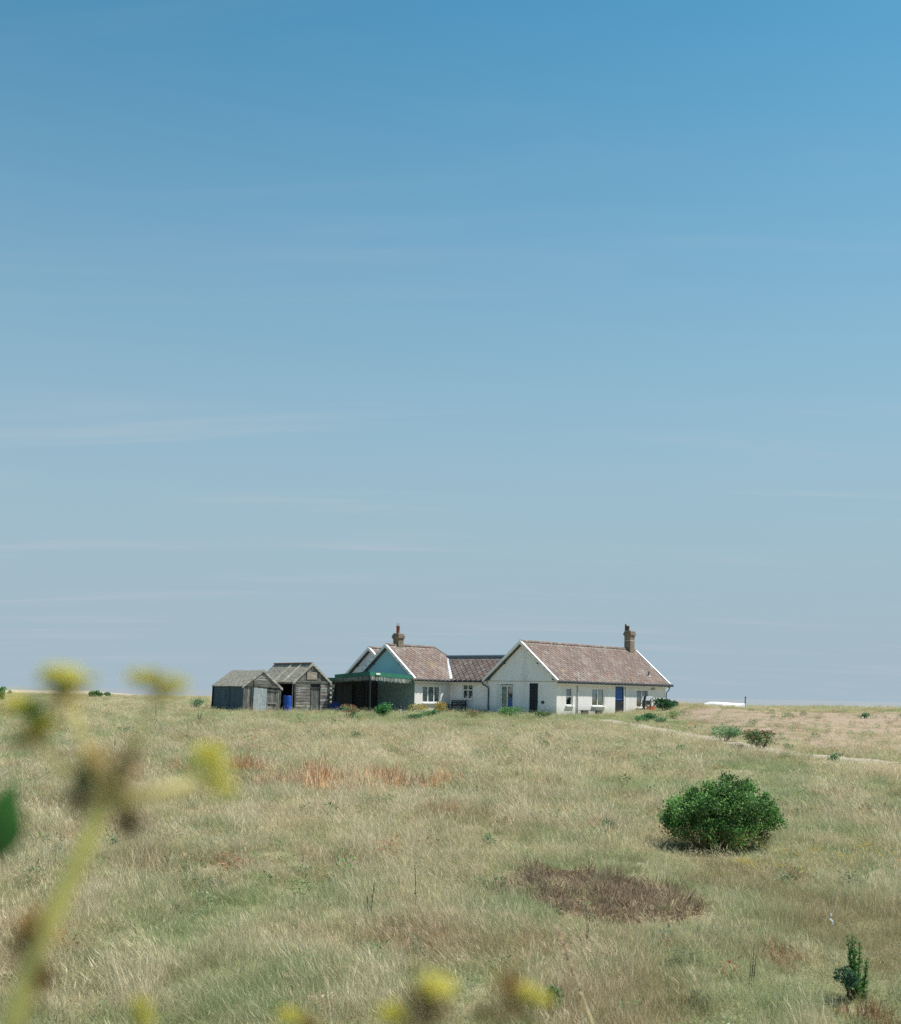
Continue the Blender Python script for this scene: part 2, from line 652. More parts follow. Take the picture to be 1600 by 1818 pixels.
def grid_mesh(name, xs, ys, zf, mat, tintf=None, **kw):
    gx, gy = np.meshgrid(xs, ys)
    gz = zf(gx, gy)
    v = np.stack([gx.ravel(), gy.ravel(), gz.ravel()], 1)
    nx, ny = len(xs), len(ys)
    i = np.arange(nx * ny).reshape(ny, nx)
    f = np.stack([i[:-1, :-1].ravel(), i[:-1, 1:].ravel(), i[1:, 1:].ravel(), i[1:, :-1].ravel()], 1)
    t = None
    if tintf:
        s, b = tintf(v[:, 0], v[:, 1])
        t = np.stack([s, b, np.zeros_like(s)], 1)
    o = np_mesh(name, v, f, t, mat, vert_tint=True, **kw)
    o.data.polygons.foreach_set('use_smooth', [True] * len(f))
    return o


xs = np.unique(np.concatenate([np.linspace(-900, -60, 22), np.linspace(-60, -9, 60), np.linspace(-9, 9, 120), np.linspace(9, 45, 80), np.linspace(45, 900, 22)]))
ys = np.unique(np.concatenate([np.linspace(-400, -6, 14), np.linspace(-6, 24, 190), np.linspace(24, 60, 100), np.linspace(60, 120, 90), np.linspace(120, 360, 60)]))
ground = grid_mesh('ground', xs, ys, hgt, M['ground'], lambda x, y: (shingle_mask(x, y), bare_mask(x, y)), kind='structure')

b = MB(); b.face([(-30000, 200, -2.6), (30000, 200, -2.6), (30000, 40000, -2.6), (-30000, 40000, -2.6)])
b.build('sea', M['sea'], kind='structure')
# far low shingle spit on the left, beyond the meadow
b = MB()
spx = [(-900, 620), (-520, 560), (-300, 540), (-190, 560), (-150, 610)]
for (x0, y0), (x1, y1) in zip(spx[:-1], spx[1:]):
    b.mesh([(x0, y0, -3), (x1, y1, -3), (x1, y1 + 25, .5 if x1 < -180 else -2.3), (x0, y0 + 25, .7), (x0, y0 + 90, .7), (x1, y1 + 60, .5 if x1 < -180 else -2.3)],
           [(0, 1, 2, 3), (3, 2, 5, 4)], (.44, .35, .28))
b.build('shingle_spit', M['plain'], kind='structure')

path_pts = [(9.4, 76), (9.9, 69), (10.6, 62), (11.6, 55.5), (11.9, 49), (12.2, 44.5), (13.4, 41.8), (14.6, 40.6)]


def catmull(p, n=8):
    out = []
    for i in range(len(p) - 1):
        a = p[max(i - 1, 0)]; b_ = p[i]; c = p[i + 1]; d = p[min(i + 2, len(p) - 1)]
        for k in range(n):
            t = k / n
            out.append(tuple(.5 * (2 * b_[j] + (c[j] - a[j]) * t + (2 * a[j] - 5 * b_[j] + 4 * c[j] - d[j]) * t * t + (3 * b_[j] - a[j] - 3 * c[j] + d[j]) * t ** 3) for j in range(2)))
    out.append(tuple(p[-1]))
    return out


PATH = np.array(catmull(path_pts))


def path_dist(x, y):
    x = np.asarray(x, float); y = np.asarray(y, float)
    d = np.full(x.shape, 1e9)
    for px_, py_ in PATH:
        d = np.minimum(d, np.hypot(x - px_, y - py_))
    return d


b = MB()
prev = None
for i, (x, y) in enumerate(PATH):
    a = PATH[max(i - 1, 0)]; c = PATH[min(i + 1, len(PATH) - 1)]
    d = np.array([c[0] - a[0], c[1] - a[1]]); d /= np.linalg.norm(d); nn = np.array([-d[1], d[0]])
    w = 1.0 + .2 * math.sin(i * .9)
    row = []
    for s in np.linspace(-1, 1, 5):
        q = (x + nn[0] * w * s, y + nn[1] * w * s)
        row.append((q[0], q[1], H(*q) + (.045 if abs(s) < .9 else -.05)))
    if prev:
        for k in range(4): b.face([prev[k], prev[k + 1], row[k + 1], row[k]])
    prev = row
path = b.build('path', M['path'], smooth_=True, kind='structure')

# ------------------------------------------------------------------ bungalow
TH = R(39)
GZ = .8
Y0 = 84.6
P0 = at(988, 1272, Y0)
e1 = Vector((math.cos(TH), -math.sin(TH), 0)); e2 = Vector((math.sin(TH), math.cos(TH), 0))
house = thing('bungalow', 'long white rendered bungalow with pinkish diamond slate roofs and two chimneys', 'house', (P0.x, Y0, GZ), -TH)
PITCH = math.atan(.854)
TP = .854
EZ = 2.42
WB, LB = 5.9, 15.0
XC = -9.42            # inside corner: side wall of the middle range
YA0 = -3.92          # gable plane of the middle range
WA = 5.2
XL = XC - WA
YC0 = .25; XCm = XC - WA / 2 - 5.49


def lw(x, y, z=0):
    p = Vector((P0.x, Y0, GZ)) + e1 * x + e2 * y
    return Vector((p.x, p.y, GZ + z))


def wall_rect(px0, py0, px1, py1, x, y, axis):
    """photo rectangle -> (a0,a1,z0,z1) along local axis on the wall through local (x,y)"""
    w = lw(x, y); d = e1 if axis == 'x' else e2
    o = x if axis == 'x' else y
    t0, za = on_plane(px0, (py0 + py1) / 2, w.x, w.y, d.x, d.y)
    t1, zb = on_plane(px1, (py0 + py1) / 2, w.x, w.y, d.x, d.y)
    pm = (px0 + px1) / 2
    _, z1 = on_plane(pm, py0, w.x, w.y, d.x, d.y)
    _, z0 = on_plane(pm, py1, w.x, w.y, d.x, d.y)
    return o + t0, o + t1, z0 - GZ, z1 - GZ


def wall_plane(mb, O, U, N, L, z0, z1, holes=(), depth=.13, top=None):
    """upright wall face from O along U with openings and reveals; top: optional gable apex height"""
    O, U, N = Vector(O), Vector(U), Vector(N)
    P = lambda a, z, d=0: O + U * a + Vector((0, 0, z)) - N * d
    as_ = sorted({0, L, *[h[0] for h in holes], *[h[1] for h in holes]})
    zs = sorted({z0, z1, *[h[2] for h in holes], *[h[3] for h in holes]})
    for a0, a1 in zip(as_[:-1], as_[1:]):
        for b0, b1 in zip(zs[:-1], zs[1:]):
            am, bm = (a0 + a1) / 2, (b0 + b1) / 2
            if any(h[0] < am < h[1] and h[2] < bm < h[3] for h in holes): continue
            mb.face([P(a0, b0), P(a1, b0), P(a1, b1), P(a0, b1)])
    for a0, a1, b0, b1 in [h[:4] for h in holes]:
        mb.face([P(a0, b0), P(a0, b0, depth), P(a0, b1, depth), P(a0, b1)])
        mb.face([P(a1, b0, depth), P(a1, b0), P(a1, b1), P(a1, b1, depth)])
        mb.face([P(a0, b0), P(a1, b0), P(a1, b0, depth), P(a0, b0, depth)])
        mb.face([P(a0, b1, depth), P(a1, b1, depth), P(a1, b1), P(a0, b1)])
    if top is not None:
        mb.face([P(0, z1), P(L, z1), P(L / 2, top)])


def frame_window(O, U, N, rect, panes, parent, sill=True, fw=.055, curtain=None, transom=None, col=WHITE, name='window', deep=.10):
    """window: frame mesh (part) with pane, sill and curtain sub-parts; panes = relative widths"""
    O, U, N = Vector(O), Vector(U), Vector(N)
    a0, a1, z0, z1 = rect
    P = lambda a, z, d=0: O + U * a + Vector((0, 0, z)) - N * d
    up = Vector((0, 0, 1))
    f = MB()
    bar = lambda p0, p1, q0, q1, d=deep, t=.055: f.obox(P((p0 + p1) / 2, (q0 + q1) / 2, d), U * (p1 - p0) / 2, up * (q1 - q0) / 2, N * t / 2, col)
    bar(a0, a0 + fw, z0, z1); bar(a1 - fw, a1, z0, z1)
    bar(a0 + fw, a1 - fw, z0, z0 + fw); bar(a0 + fw, a1 - fw, z1 - fw, z1)
    tot = sum(panes); x = a0; cells = []
    for i, w in enumerate(panes):
        x1 = x + (a1 - a0) * w / tot
        l = x + (fw if i == 0 else fw * .5); r = x1 - (fw if i == len(panes) - 1 else fw * .5)
        if i: bar(x - fw * .5, x + fw * .5, z0 + fw, z1 - fw, deep - .004)
        if transom:
            zt = z0 + (z1 - z0) * transom
            bar(l, r, zt - fw * .5, zt + fw * .5, deep - .002)
            cells += [(l, r, z0 + fw, zt - fw * .5), (l, r, zt + fw * .5, z1 - fw)]
        else:
            cells.append((l, r, z0 + fw, z1 - fw))
        x = x1
    w_ = f.build(name, M['trim_white'], parent)
    for (l, r, q0, q1) in cells:
        p = MB(); p.face([P(l, q0, deep + .012), P(r, q0, deep + .012), P(r, q1, deep + .012), P(l, q1, deep + .012)])
        p.build('pane', M['glass'], w_)
    if curtain:
        for (c0, c1, cz0, cz1, cc) in curtain:
            cm = MB(); n = 14
            A0, A1 = a0 + (a1 - a0) * c0, a0 + (a1 - a0) * c1
            B0, B1 = z0 + (z1 - z0) * cz0, z0 + (z1 - z0) * cz1
            pts = [(A0 + (A1 - A0) * i / n, deep + .07 + .022 * math.sin(i * 2.2)) for i in range(n + 1)]
            for (u0, d0), (u1, d1) in zip(pts[:-1], pts[1:]):
                cm.face([P(u0, B0, d0), P(u1, B0, d1), P(u1, B1, d1), P(u0, B1, d0)], cc)
            cm.build('curtain', M['cloth'], w_, True)
    if sill:
        s = MB(); s.obox(P((a0 + a1) / 2, z0 - .035, -.045), U * ((a1 - a0) / 2 + .07), up * .035, N * .085, WHITE)
        s.build('sill', M['trim_white'], w_)
    return w_


X, Yv, Z = Vector((1, 0, 0)), Vector((0, 1, 0)), Vector((0, 0, 1))
# --- openings measured on the photograph
r_w1 = wall_rect(1005.5, 1221, 1017.5, 1252.5, 0, 0, 'y')
r_w2 = wall_rect(1051.5, 1222.5, 1073.5, 1253.5, 0, 0, 'y')
r_dr = wall_rect(1092.5, 1217, 1107.5, 1268, 0, 0, 'y')
r_w3 = wall_rect(1130.5, 1225.5, 1152.5, 1256, 0, 0, 'y')
r_fd = wall_rect(882.5, 1215, 911, 1262, 0, 0, 'x')
r_bd = wall_rect(939.5, 1213, 955.5, 1263, 0, 0, 'x')
YK = .08            # connector wall plane
r_cw = wall_rect(820.5, 1215, 839.5, 1241, XC, YK, 'x')
r_aw = wall_rect(750.5, 1218, 782.5, 1247.5, XC, 0, 'y')

w = MB(); wall_plane(w, (0, 0, 0), Yv, X, LB, -.6, EZ, [r_w1, r_w2, (r_dr[0], r_dr[1], 0.0, r_dr[3]), r_w3])
w.build('side_wall', M['render_white'], house)
sh = lambda r, x0: (r[0] - x0, r[1] - x0, r[2], r[3])
w = MB()
hb = [sh(r_fd, -WB), sh(r_bd, -WB)]
hb = [(h[0], h[1], .02, h[3]) for h in hb]
wall_plane(w, (-WB, 0, 0), X, -Yv, WB, -.6, EZ - .02, hb)
w.build('gable_wall', M['render_shade_lifted'], house)
w = MB()
w.mesh([(-WB, -.02, EZ - .02), (0.0, -.02, EZ - .02), (-WB / 2, -.02, EZ + WB / 2 * TP)], [(0, 1, 2)])
w.face([(-WB, -.02, EZ - .02), (-WB, 0, EZ - .02), (0, 0, EZ - .02), (0, -.02, EZ - .02)])
w.build('gable_wall', M['render_grey'], house, label='streaked grey gable above the string course')
b = MB(); b.box((-WB, -.035, EZ - .05), (-.002, -.002, EZ - .021), (.33, .34, .34)); b.build('string_course', M['plain'], house)
w = MB(); wall_plane(w, (0, LB, 0), -X, Yv, WB, -.6, EZ, top=EZ + WB / 2 * TP)
wall_plane(w, (-WB, LB, 0), -Yv, -X, LB, -.6, EZ)
w.build('rear_wall', M['render_white'], house)
w = MB(); wall_plane(w, (XC, YK, 0), X, -Yv, -WB - XC, -.6, EZ, [sh(r_cw, XC)])
w.build('linking_wall', M['render_shade_lifted'], house)
w = MB(); wall_plane(w, (XC, YA0, 0), Yv, X, YK - YA0, -.6, EZ, [(r_aw[0] - YA0, r_aw[1] - YA0, r_aw[2], r_aw[3])])
w.build('side_wall', M['render_white'], house)
w = MB(); wall_plane(w, (XL, YA0, 0), X, -Yv, WA, -.6, EZ, top=EZ + WA / 2 * TP)
w.build('gable_wall', M['render_teal'], house, label='teal painted gable under the green canopy')
b = MB(); b.box((XC - 3.5, YA0 - .02, -.4), (XC - .004, YA0 - .003, 2.33), (.19, .275, .285)); b.build('shade_panel', M['paint'], house, label='darker panel on the lower teal wall, canopy shade put into its colour')  # thin sheet over the teal wall; the canopy's shade is in its colour
w = MB(); wall_plane(w, (XC, 3.9, 0), -X, Yv, WA, -.6, EZ); wall_plane(w, (XL, 3.9, 0), -Yv, -X, 3.9 - YA0, -.6, EZ)
w.build('rear_wall', M['render_white'], house)
w = MB(); wall_plane(w, (XCm - WA / 2, YC0, 0), X, -Yv, WA, -.6, EZ, top=EZ + WA / 2 * TP)
wall_plane(w, (XCm + WA / 2, YC0, 0), Yv, X, 6.0, -.6, EZ); wall_plane(w, (XCm - WA / 2, YC0 + 6, 0), -Yv, -X, 6.0, -.6, EZ)
wall_plane(w, (XCm + WA / 2, YC0 + 6, 0), -X, Yv, WA, -.6, EZ, top=EZ + WA / 2 * TP)
w.build('gable_wall', M['render_grey'], house, label='plain grey gable behind the teal one')
w = MB(); wall_plane(w, (-WB - .01, 3.7, 0), -X, Yv, 2.7, -.6, EZ); w.build('rear_wall', M['render_white'], house)
# dark floors so the rooms read closed
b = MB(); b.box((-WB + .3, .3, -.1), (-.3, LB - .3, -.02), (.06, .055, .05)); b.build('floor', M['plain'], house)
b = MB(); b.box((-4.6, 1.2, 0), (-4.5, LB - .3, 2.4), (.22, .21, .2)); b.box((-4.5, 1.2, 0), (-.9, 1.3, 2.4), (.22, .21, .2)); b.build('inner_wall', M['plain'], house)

O_, Nx = Vector((0, 0, 0)), X
CURT = (.84, .87, .84); CURTB = (.72, .77, .74)
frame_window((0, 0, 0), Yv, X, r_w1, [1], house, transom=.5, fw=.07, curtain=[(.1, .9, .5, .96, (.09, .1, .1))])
frame_window((0, 0, 0), Yv, X, r_w2, [1, 1], house, curtain=[(.2, .5, .04, .97, CURTB), (.52, .96, .04, .97, CURT)])
# right-hand window: fixed light and a casement standing open
fw3 = frame_window((0, 0, 0), Yv, X, r_w3, [1, 1.15], house, curtain=[(.05, .42, .05, .6, (.10, .12, .13))])
a0, a1, z0, z1 = r_w3
ws = MB()
am = a0 + (a1 - a0) * .48
hx, hy = Vector((.02, a1 - .04, 0)), Vector((math.sin(R(28)), -math.cos(R(28)), 0))
for (s0, s1, q0, q1) in ((0, .06, z0 + .05, z1 - .05), (a1 - am - .06, a1 - am, z0 + .05, z1 - .05), (.06, a1 - am - .06, z0 + .05, z0 + .11), (.06, a1 - am - .06, z1 - .11, z1 - .05)):
    ws.obox(hx + hy * (s0 + s1) / 2 + Z * (q0 + q1) / 2, hy * (s1 - s0) / 2, Z * (q1 - q0) / 2, hy.cross(Z) * .02, WHITE)
cas = ws.build('casement', M['trim_white'], fw3)

# stable door: blue upper leaf folded on a dark lower leaf, white jamb
a0, a1, z0, z1 = r_dr
b = MB()
b.box((-.12, a0, 0), (-.04, a0 + .05, z1), NAVY); b.box((-.12, a1 - .05, 0), (-.04, a1, z1), NAVY); b.box((-.12, a0 + .05, z1 - .05), (-.04, a1 - .05, z1), NAVY)
b.box((-.10, a0 + .05, .02), (-.06, a1 - .05, 1.12), (.016, .02, .028))
for k in range(1, 5):
    yy = a0 + .05 + (a1 - a0 - .1) * k / 5
    b.box((-.06, yy - .006, .06), (-.052, yy + .006, 1.08), (.03, .035, .045))
door = b.build('door', M['paint'], house, label='stable door with dark lower leaf and bright blue upper leaf')
b = MB(); b.box((-.095, a0 + .1, 1.16), (-.05, a1 - .12, z1 - .07), (.03, .09, .29)); b.build('door_panel', M['paint'], door)
b = MB(); b.tube([(-.03, a1 - .14, 1.0), (0.02, a1 - .14, 1.0), (.02, a1 - .24, 1.0)], .012, 6, (.4, .36, .25)); b.build('handle', M['metal'], door)
b = MB(); b.box((.002, a1 + .03, .05), (.03, a1 + .11, 1.95), (.86, .86, .84)); b.build('door_jamb', M['trim_white'], house)
b = MB(); b.tube([(.03, a1 + .16, .1), (.03, a1 + .16, EZ - .1)], .018, 6, (.05, .05, .055)); b.build('cable', M['plain'], house)

# french doors and dark door in the near gable
a0, a1, z0, z1 = r_fd
fdx = a0 + (a1 - a0) * .2
fdo = frame_window((0, 0, 0), X, -Yv, (fdx, a1, .02, z1 - .06), [1.05, 1], house, sill=False, fw=.085, name='french_door', deep=.09,
                   curtain=[(.05, .46, .02, .98, (.72, .88, .83)), (.54, .95, .02, .98, (.42, .45, .48))])
b = MB(); b.box((a0 + .002, .02, .02), (fdx - .002, .09, z1 - .002), (.72, .72, .70)); b.build('side_panel', M['trim_white'], house)
for k in range(6):
    zz_ = .25 + k * .32
    b = MB(); b.box((a0 + (a1 - a0) * .64, .125, zz_), (a1 - .1, .14, zz_ + .02), (.7, .7, .7)); b.build('glazing_bar', M['trim_white'], fdo)
a0, a1, z0, z1 = r_bd
b = MB(); b.box((a0 + .01, .05, .02), (a1 - .01, .1, z1 - .01), (.012, .015, .024))
for (q0, q1) in ((.18, .95), (1.08, 1.9)):
    for (s0, s1) in ((.1, .46), (.54, .9)):
        b.box((a0 + (a1 - a0) * s0, .035, q0), (a0 + (a1 - a0) * s1, .052, q1), (.02, .024, .035))
d2 = b.build('door', M['paint'], house, label='plain near-black door in the near gable')
b = MB(); b.box((a1 + .002, -.03, .02), (a1 + .07, .03, z1 - .01), WHITE); b.build('door_jamb', M['trim_white'], house)
t = wall_rect(961.5, 1244.5, 966.5, 1249.5, 0, 0, 'x')
b = MB(); b.box((t[0], -.03, t[2]), (t[1], -.003, t[3]), (.05, .05, .05))
for k in range(3): b.box((t[0], -.042, t[2] + .03 + k * .055), (t[1], -.031, t[2] + .05 + k * .055), (.12, .12, .12))
b.build('air_vent', M['plain'], house)
t = wall_rect(1155.5, 1218.5, 1163, 1225, 0, 0, 'y')
b = MB(); b.box((.003, t[0], t[2]), (.02, t[1], t[3]), (.26, .27, .27))
for k in range(4): b.box((.021, t[0] + .02, t[2] + .03 + k * .055), (.034, t[1] - .02, t[2] + .055 + k * .055), (.42, .43, .43))
b.build('air_vent', M['plain'], house)

frame_window((0, YK, 0), X, -Yv, r_cw, [1, 1], house, transom=.62, fw=.075, curtain=[(.1, .9, .70, .95, (.25, .27, .27))])
frame_window((XC, 0, 0), Yv, X, r_aw, [1, 1, 1], house, fw=.07,
             curtain=[(.03, .33, .03, .97, (.80, .84, .86)), (.36, .64, .03, .60, (.86, .88, .88)), (.36, .60, .60, .97, (.40, .44, .45)), (.67, .97, .03, .97, (.66, .74, .70))])


# --- roofs
def tint_roof():
    r_ = random.random()
    if r_ < .58: c = (.195, .142, .125)
    elif r_ < .78: c = (.235, .175, .15)
    elif r_ < .9: c = (.165, .135, .12)
    elif r_ < .96: c = (.29, .25, .225)
    else: c = (.24, .135, .11)
    return V3(c, random.uniform(.86, 1.14), .03)


def slope(O, S, T, poly, parent, thick=.07, tile=True, du=.46, name='roof'):
    """roof slope in plane O + s*S + t*T; poly in (s,t), counter-clockwise seen from outside"""
    O, S, T = Vector(O), Vector(S).normalized(), Vector(T).normalized()
    N = S.cross(T).normalized()
    b = MB()
    top = [O + S * s + T * t for s, t in poly]; bot = [p - N * thick for p in top]
    n = len(poly)
    b.mesh(top + bot, [tuple(range(n)), tuple(range(2 * n - 1, n - 1, -1))] + [(i, i + n, (i + 1) % n + n, (i + 1) % n) for i in range(n)], (.30, .285, .27))
    ro = b.build(name, M['plain'], parent)
    if not tile: return ro
    ins = lambda s, t: all((poly[(i + 1) % n][0] - poly[i][0]) * (t - poly[i][1]) - (poly[(i + 1) % n][1] - poly[i][1]) * (s - poly[i][0]) > -.04 for i in range(n))
    tb = MB()
    smin, smax = min(p[0] for p in poly), max(p[0] for p in poly)
    tmin, tmax = min(p[1] for p in poly), max(p[1] for p in poly)
    row = 0; tt = tmin + .03
    while tt < tmax - du * .42:
        ss = smin + (du / 2 if row % 2 else 0)
        while ss <= smax:
            if ins(ss, tt):
                h = .012 + random.uniform(0, .012); hw = du * .5; hh = du * .5
                jt = random.uniform(-.008, .008)
                pL = O + S * (ss - hw) + T * tt + N * (h * .6); pR = O + S * (ss + hw) + T * (tt + jt) + N * (h * .6)
                pB = O + S * ss + T * (tt - hh) + N * (h + .024); pT = O + S * ss + T * (tt + hh) + N * .004
                c = tint_roof(); sk = N * -.03
                tb.mesh([pL, pB, pR, pT, pL + sk, pB + sk, pR + sk], [(0, 1, 2, 3), (0, 4, 5, 1), (1, 5, 6, 2)], c)
            ss += du
        tt += du * .5; row += 1
    tb.build('roof_tiles', M['roof'], ro, kind='stuff')
    return ro


OE, OG = .25, .30
RT = .235       # roof surface height above the wall head


def range_roof(xm, hw, y0, y1, og0=OG, og1=OG, hip=False, back_tiles=True, verge1=True):
    run = hw + OE
    cs = math.cos(PITCH); sl = run / cs
    ez = EZ + RT - OE * TP
    if hip:
        yr = y1 + OE - run
        polyR = [(y0 - og0, 0), (y1 + OE, 0), (yr, sl), (y0 - og0, sl)]
    else:
        polyR = [(y0 - og0, 0), (y1 + og1, 0), (y1 + og1, sl), (y0 - og0, sl)]
    slope((xm + run, 0, ez), Yv, (-cs, 0, math.sin(PITCH)), polyR, house)
    polyL = [(-s, t) for s, t in reversed(polyR)]
    slope((xm - run, 0, ez), -Yv, (cs, 0, math.sin(PITCH)), polyL, house, tile=back_tiles, name='roof')
    zr = EZ + RT + hw * TP
    if hip:
        slope((xm, y1 + OE, ez), -X, (0, -cs, math.sin(PITCH)), [(-run, 0), (run, 0), (0, sl)], house)
    # ridge
    rb = MB()
    yend = (y1 + OE - run) if hip else y1 + og1
    y = y0 - og0 + .02
    while y < yend - .05:
        yy = min(y + .45, yend)
        rb.tube([(xm, y, zr - .02 + random.uniform(-.02, .012)), (xm, yy - .012, zr - .02 + random.uniform(-.012, .012))], .125, 8, tint_roof()); y = yy
    if hip:
        for sgn in (1, -1):
            p0 = Vector((xm, yend, zr - .03)); p1 = Vector((xm + sgn * run, y1 + OE, ez - .03)); L = (p1 - p0).length; n = int(L / .45)
            for k in range(n):
                rb.tube([p0.lerp(p1, k / n), p0.lerp(p1, (k + .97) / n)], .09, 8, tint_roof())
    rb.build('ridge_tiles', M['roof'], house, kind='stuff')
    # barge boards and white verge
    for (yy, on) in ((y0 - og0, True), (y1 + og1, verge1 and not hip)):
        if not on: continue
        d = -1 if yy < y1 else 1
        for sgn in (1, -1):
            bb = MB()
            p0 = Vector((xm + sgn * (run + .03), yy + d * .02, ez - .16)); p1 = Vector((xm, yy + d * .02, zr - .13))
            bb.mesh([p0, p0 + Z * .21, p1 + Z * .19, p1 - Z * .06,
                     p0 + Yv * d * .035, p0 + Z * .21 + Yv * d * .035, p1 + Z * .19 + Yv * d * .035, p1 - Z * .06 + Yv * d * .035],
                    [(0, 1, 2, 3), (4, 7, 6, 5), (0, 4, 5, 1), (1, 5, 6, 2), (2, 6, 7, 3), (3, 7, 4, 0)], WHITE)
            q0 = Vector((xm + sgn * (run + .02), yy - d * .05, ez + .035)); q1 = Vector((xm, yy - d * .05, zr + .045))
            bb.beam(q0, q1, .15, .045, up=(-sgn * math.sin(PITCH) * -1, 0, math.cos(PITCH)), col=(.86, .86, .85))
            bb.build('barge_board', M['trim_white'], house)
        for fz in (.06, .5):
            for sgn in (1, -1):
                xx = xm + sgn * (hw + .02) * (1 - fz); zz_ = EZ + hw * TP * fz + .0
                pu = MB(); pu.box((xx - .05, min(yy, yy - d * (OG - .03)), zz_ - .10), (xx + .05, max(yy, yy - d * (OG - .03)), zz_ + .03), (.10, .10, .10))
                pu.build('purlin_end', M['plain'], house)


range_roof(-WB / 2, WB / 2, 0, LB)
range_roof(XC - WA / 2, WA / 2, YA0, 3.9, hip=True)
range_roof(XCm, WA / 2, YC0, YC0 + 6)
# linking roof: ridge runs between the two ranges
cs, sn = math.cos(PITCH), math.sin(PITCH)
KH = 1.8
ezk = EZ + RT - OE * TP
run = KH + OE; sl = run / cs
xk0, xk1 = XC - KH, -WB + KH
slope((0, YK - OE, ezk), X, (0, cs, sn), [(XC + OE, 0), (-WB - OE, 0), (-WB + KH, sl), (XC - KH, sl)], house)
slope((0, YK + 2 * KH + OE, ezk), -X, (0, -cs, sn), [(WB + OE, 0), (-XC - OE, 0), (-XC + KH, sl), (WB - KH, sl)], house)
zk = EZ + RT + KH * TP
b = MB(); b.tube([(xk0 - .1, YK + KH, zk + .0), (xk1 + .1, YK + KH, zk + .0)], .13, 10, (.13, .16, .19)); b.build('ridge_cap', M['metal'], house)
b = MB()
v0 = Vector((XC + OE, YK - OE, ezk + .07)); v1 = Vector((XC - KH, YK + KH, zk + .03))
b.beam(v0, v1, .26, .03, col=(.58, .60, .62)); b.build('valley_flashing', M['plain'], house)
v0 = Vector((-WB - OE, YK - OE + .35, ezk + .06)); v1 = Vector((-WB + KH, YK + KH, zk + .03))

# fascia boards, gutters, downpipes
gz = EZ + RT - OE * TP - .085
GUT = (.022, .024, .028)
b = MB(); b.box((OE - .03, -OG, gz - .19), (OE - .005, LB + OG, gz - .005), (.74, .74, .72)); b.box((.003, .02, gz - .19), (OE - .031, LB - .02, gz - .17), (.70, .70, .68)); b.build('fascia_board', M['trim_white'], house)
b = MB(); b.tube([(OE + .05, -OG - .03, gz + .005), (OE + .05, LB + OG + .28, gz - .015)], .095, 8, GUT); b.build('gutter', M['metal'], house)
b = MB(); b.box((XC + OE - .03, YA0 - OG, gz - .17), (XC + OE - .005, YK - OE + .02, gz - .005), (.74, .74, .72))
b.box((XC + OE - .005, YK - OE - .03 + .03, gz - .17), (-WB - .1, YK - OE + .025, gz - .005), (.74, .74, .72)); b.build('fascia_board', M['trim_white'], house)
b = MB(); b.tube([(XC + OE + .05, YA0 - OG - .02, gz), (XC + OE + .05, YK - OE - .06, gz), (-WB - .30, YK - OE - .06, gz - .01)], .08, 8, GUT); b.build('gutter', M['metal'], house)
b = MB(); b.tube([(-WB - .36, YK - OE - .06, gz - .05), (-WB - .33, YK - OE - .02, gz - .22), (-WB + .06, -.09, gz - .42), (-WB + .09, -.08, gz - .6), (-WB + .09, -.08, .0)], .045, 8, GUT); b.build('downpipe', M['metal'], house)
t = wall_rect(1024.3, 1214, 1026, 1268, 0, 0, 'y')
b = MB(); b.tube([(.07, t[0], 0), (.07, t[0], gz - .2)], .045, 8, (.42, .42, .41)); b.build('downpipe', M['metal'], house, label='pale grey downpipe on the sunlit wall')
b = MB(); b.tube([(OE + .05, LB + .15, gz - .05), (OE + .03, LB + .13, gz - .16), (.26, LB + .06, gz - .38), (.06, LB + .04, gz - .55), (.05, LB + .04, 0)], .04, 8, GUT); b.build('downpipe', M['metal'], house)
# vent pipes on the sunlit slope
for (px, py0, py1, r_, cc, nm) in ((1026.3, 1195, 1207, .035, (.80, .80, .80), 'vent_pipe'), (1152, 1193.5, 1201, .06, (.14, .14, .15), 'flue')):
    # intersect the view with the sunlit slope
    best = None
    for k in range(2000):
        Yd = 84 + k * .01
        p = at(px, py1, Yd); q = p - Vector((P0.x, Y0, GZ)); lx, ly, lz = q.dot(e1), q.dot(e2), q.z
        zr_ = EZ + RT + (-lx) * TP
        if -WB / 2 < lx < OE and lz <= zr_: best = (lx, ly, zr_, Yd); break
    lx, ly, lz, Yd = best
    hgt_ = (py1 - py0) * Yd / F
    b = MB(); b.tube([(lx, ly, lz - .05), (lx, ly, lz + hgt_)], r_, 8, cc)
    if nm == 'flue':
        b.lathe([(r_ * 1.7, 0), (r_ * 1.9, .03), (.01, .09)], (lx, ly, lz + hgt_), 10, cc); b.lathe([(.16, -.03), (.10, .06)], (lx, ly, lz), 10, (.45, .43, .42))
    b.build(nm, M['metal'], house)


def stack(cx, cy, hx, hy, z0, z1, band=None):
    b = MB()
    b.box((cx - hx, cy - hy, z0), (cx + hx, cy + hy, z1 - .36))
    b.box((cx - hx - .035, cy - hy - .035, z1 - .36), (cx + hx + .035, cy + hy + .035, z1 - .28))
    b.box((cx - hx - .075, cy - hy - .075, z1 - .28), (cx + hx + .075, cy + hy + .075, z1 - .14))
    b.box((cx - hx - .04, cy - hy - .04, z1 - .14), (cx + hx + .04, cy + hy + .04, z1))
    ch = b.build('chimney', M['brick'], house)
    f = MB(); f.box((cx - hx + .02, cy - hy + .02, z1), (cx + hx - .02, cy + hy - .02, z1 + .07), (.36, .32, .26)); f.build('flaunching', M['plain'], ch)
    if band:
        f = MB(); f.box((cx - hx - .01, cy - hy - .01, band), (cx + hx + .01, cy + hy + .01, band + .035), (.62, .6, .55)); f.build('mortar_band', M['plain'], ch)
    f = MB(); f.box((cx - hx - .05, cy - hy - .05, z0 + .3), (cx + hx + .05, cy + hy + .05, z0 + .62), (.34, .31, .28)); f.build('flashing', M['plain'], ch)
    return ch


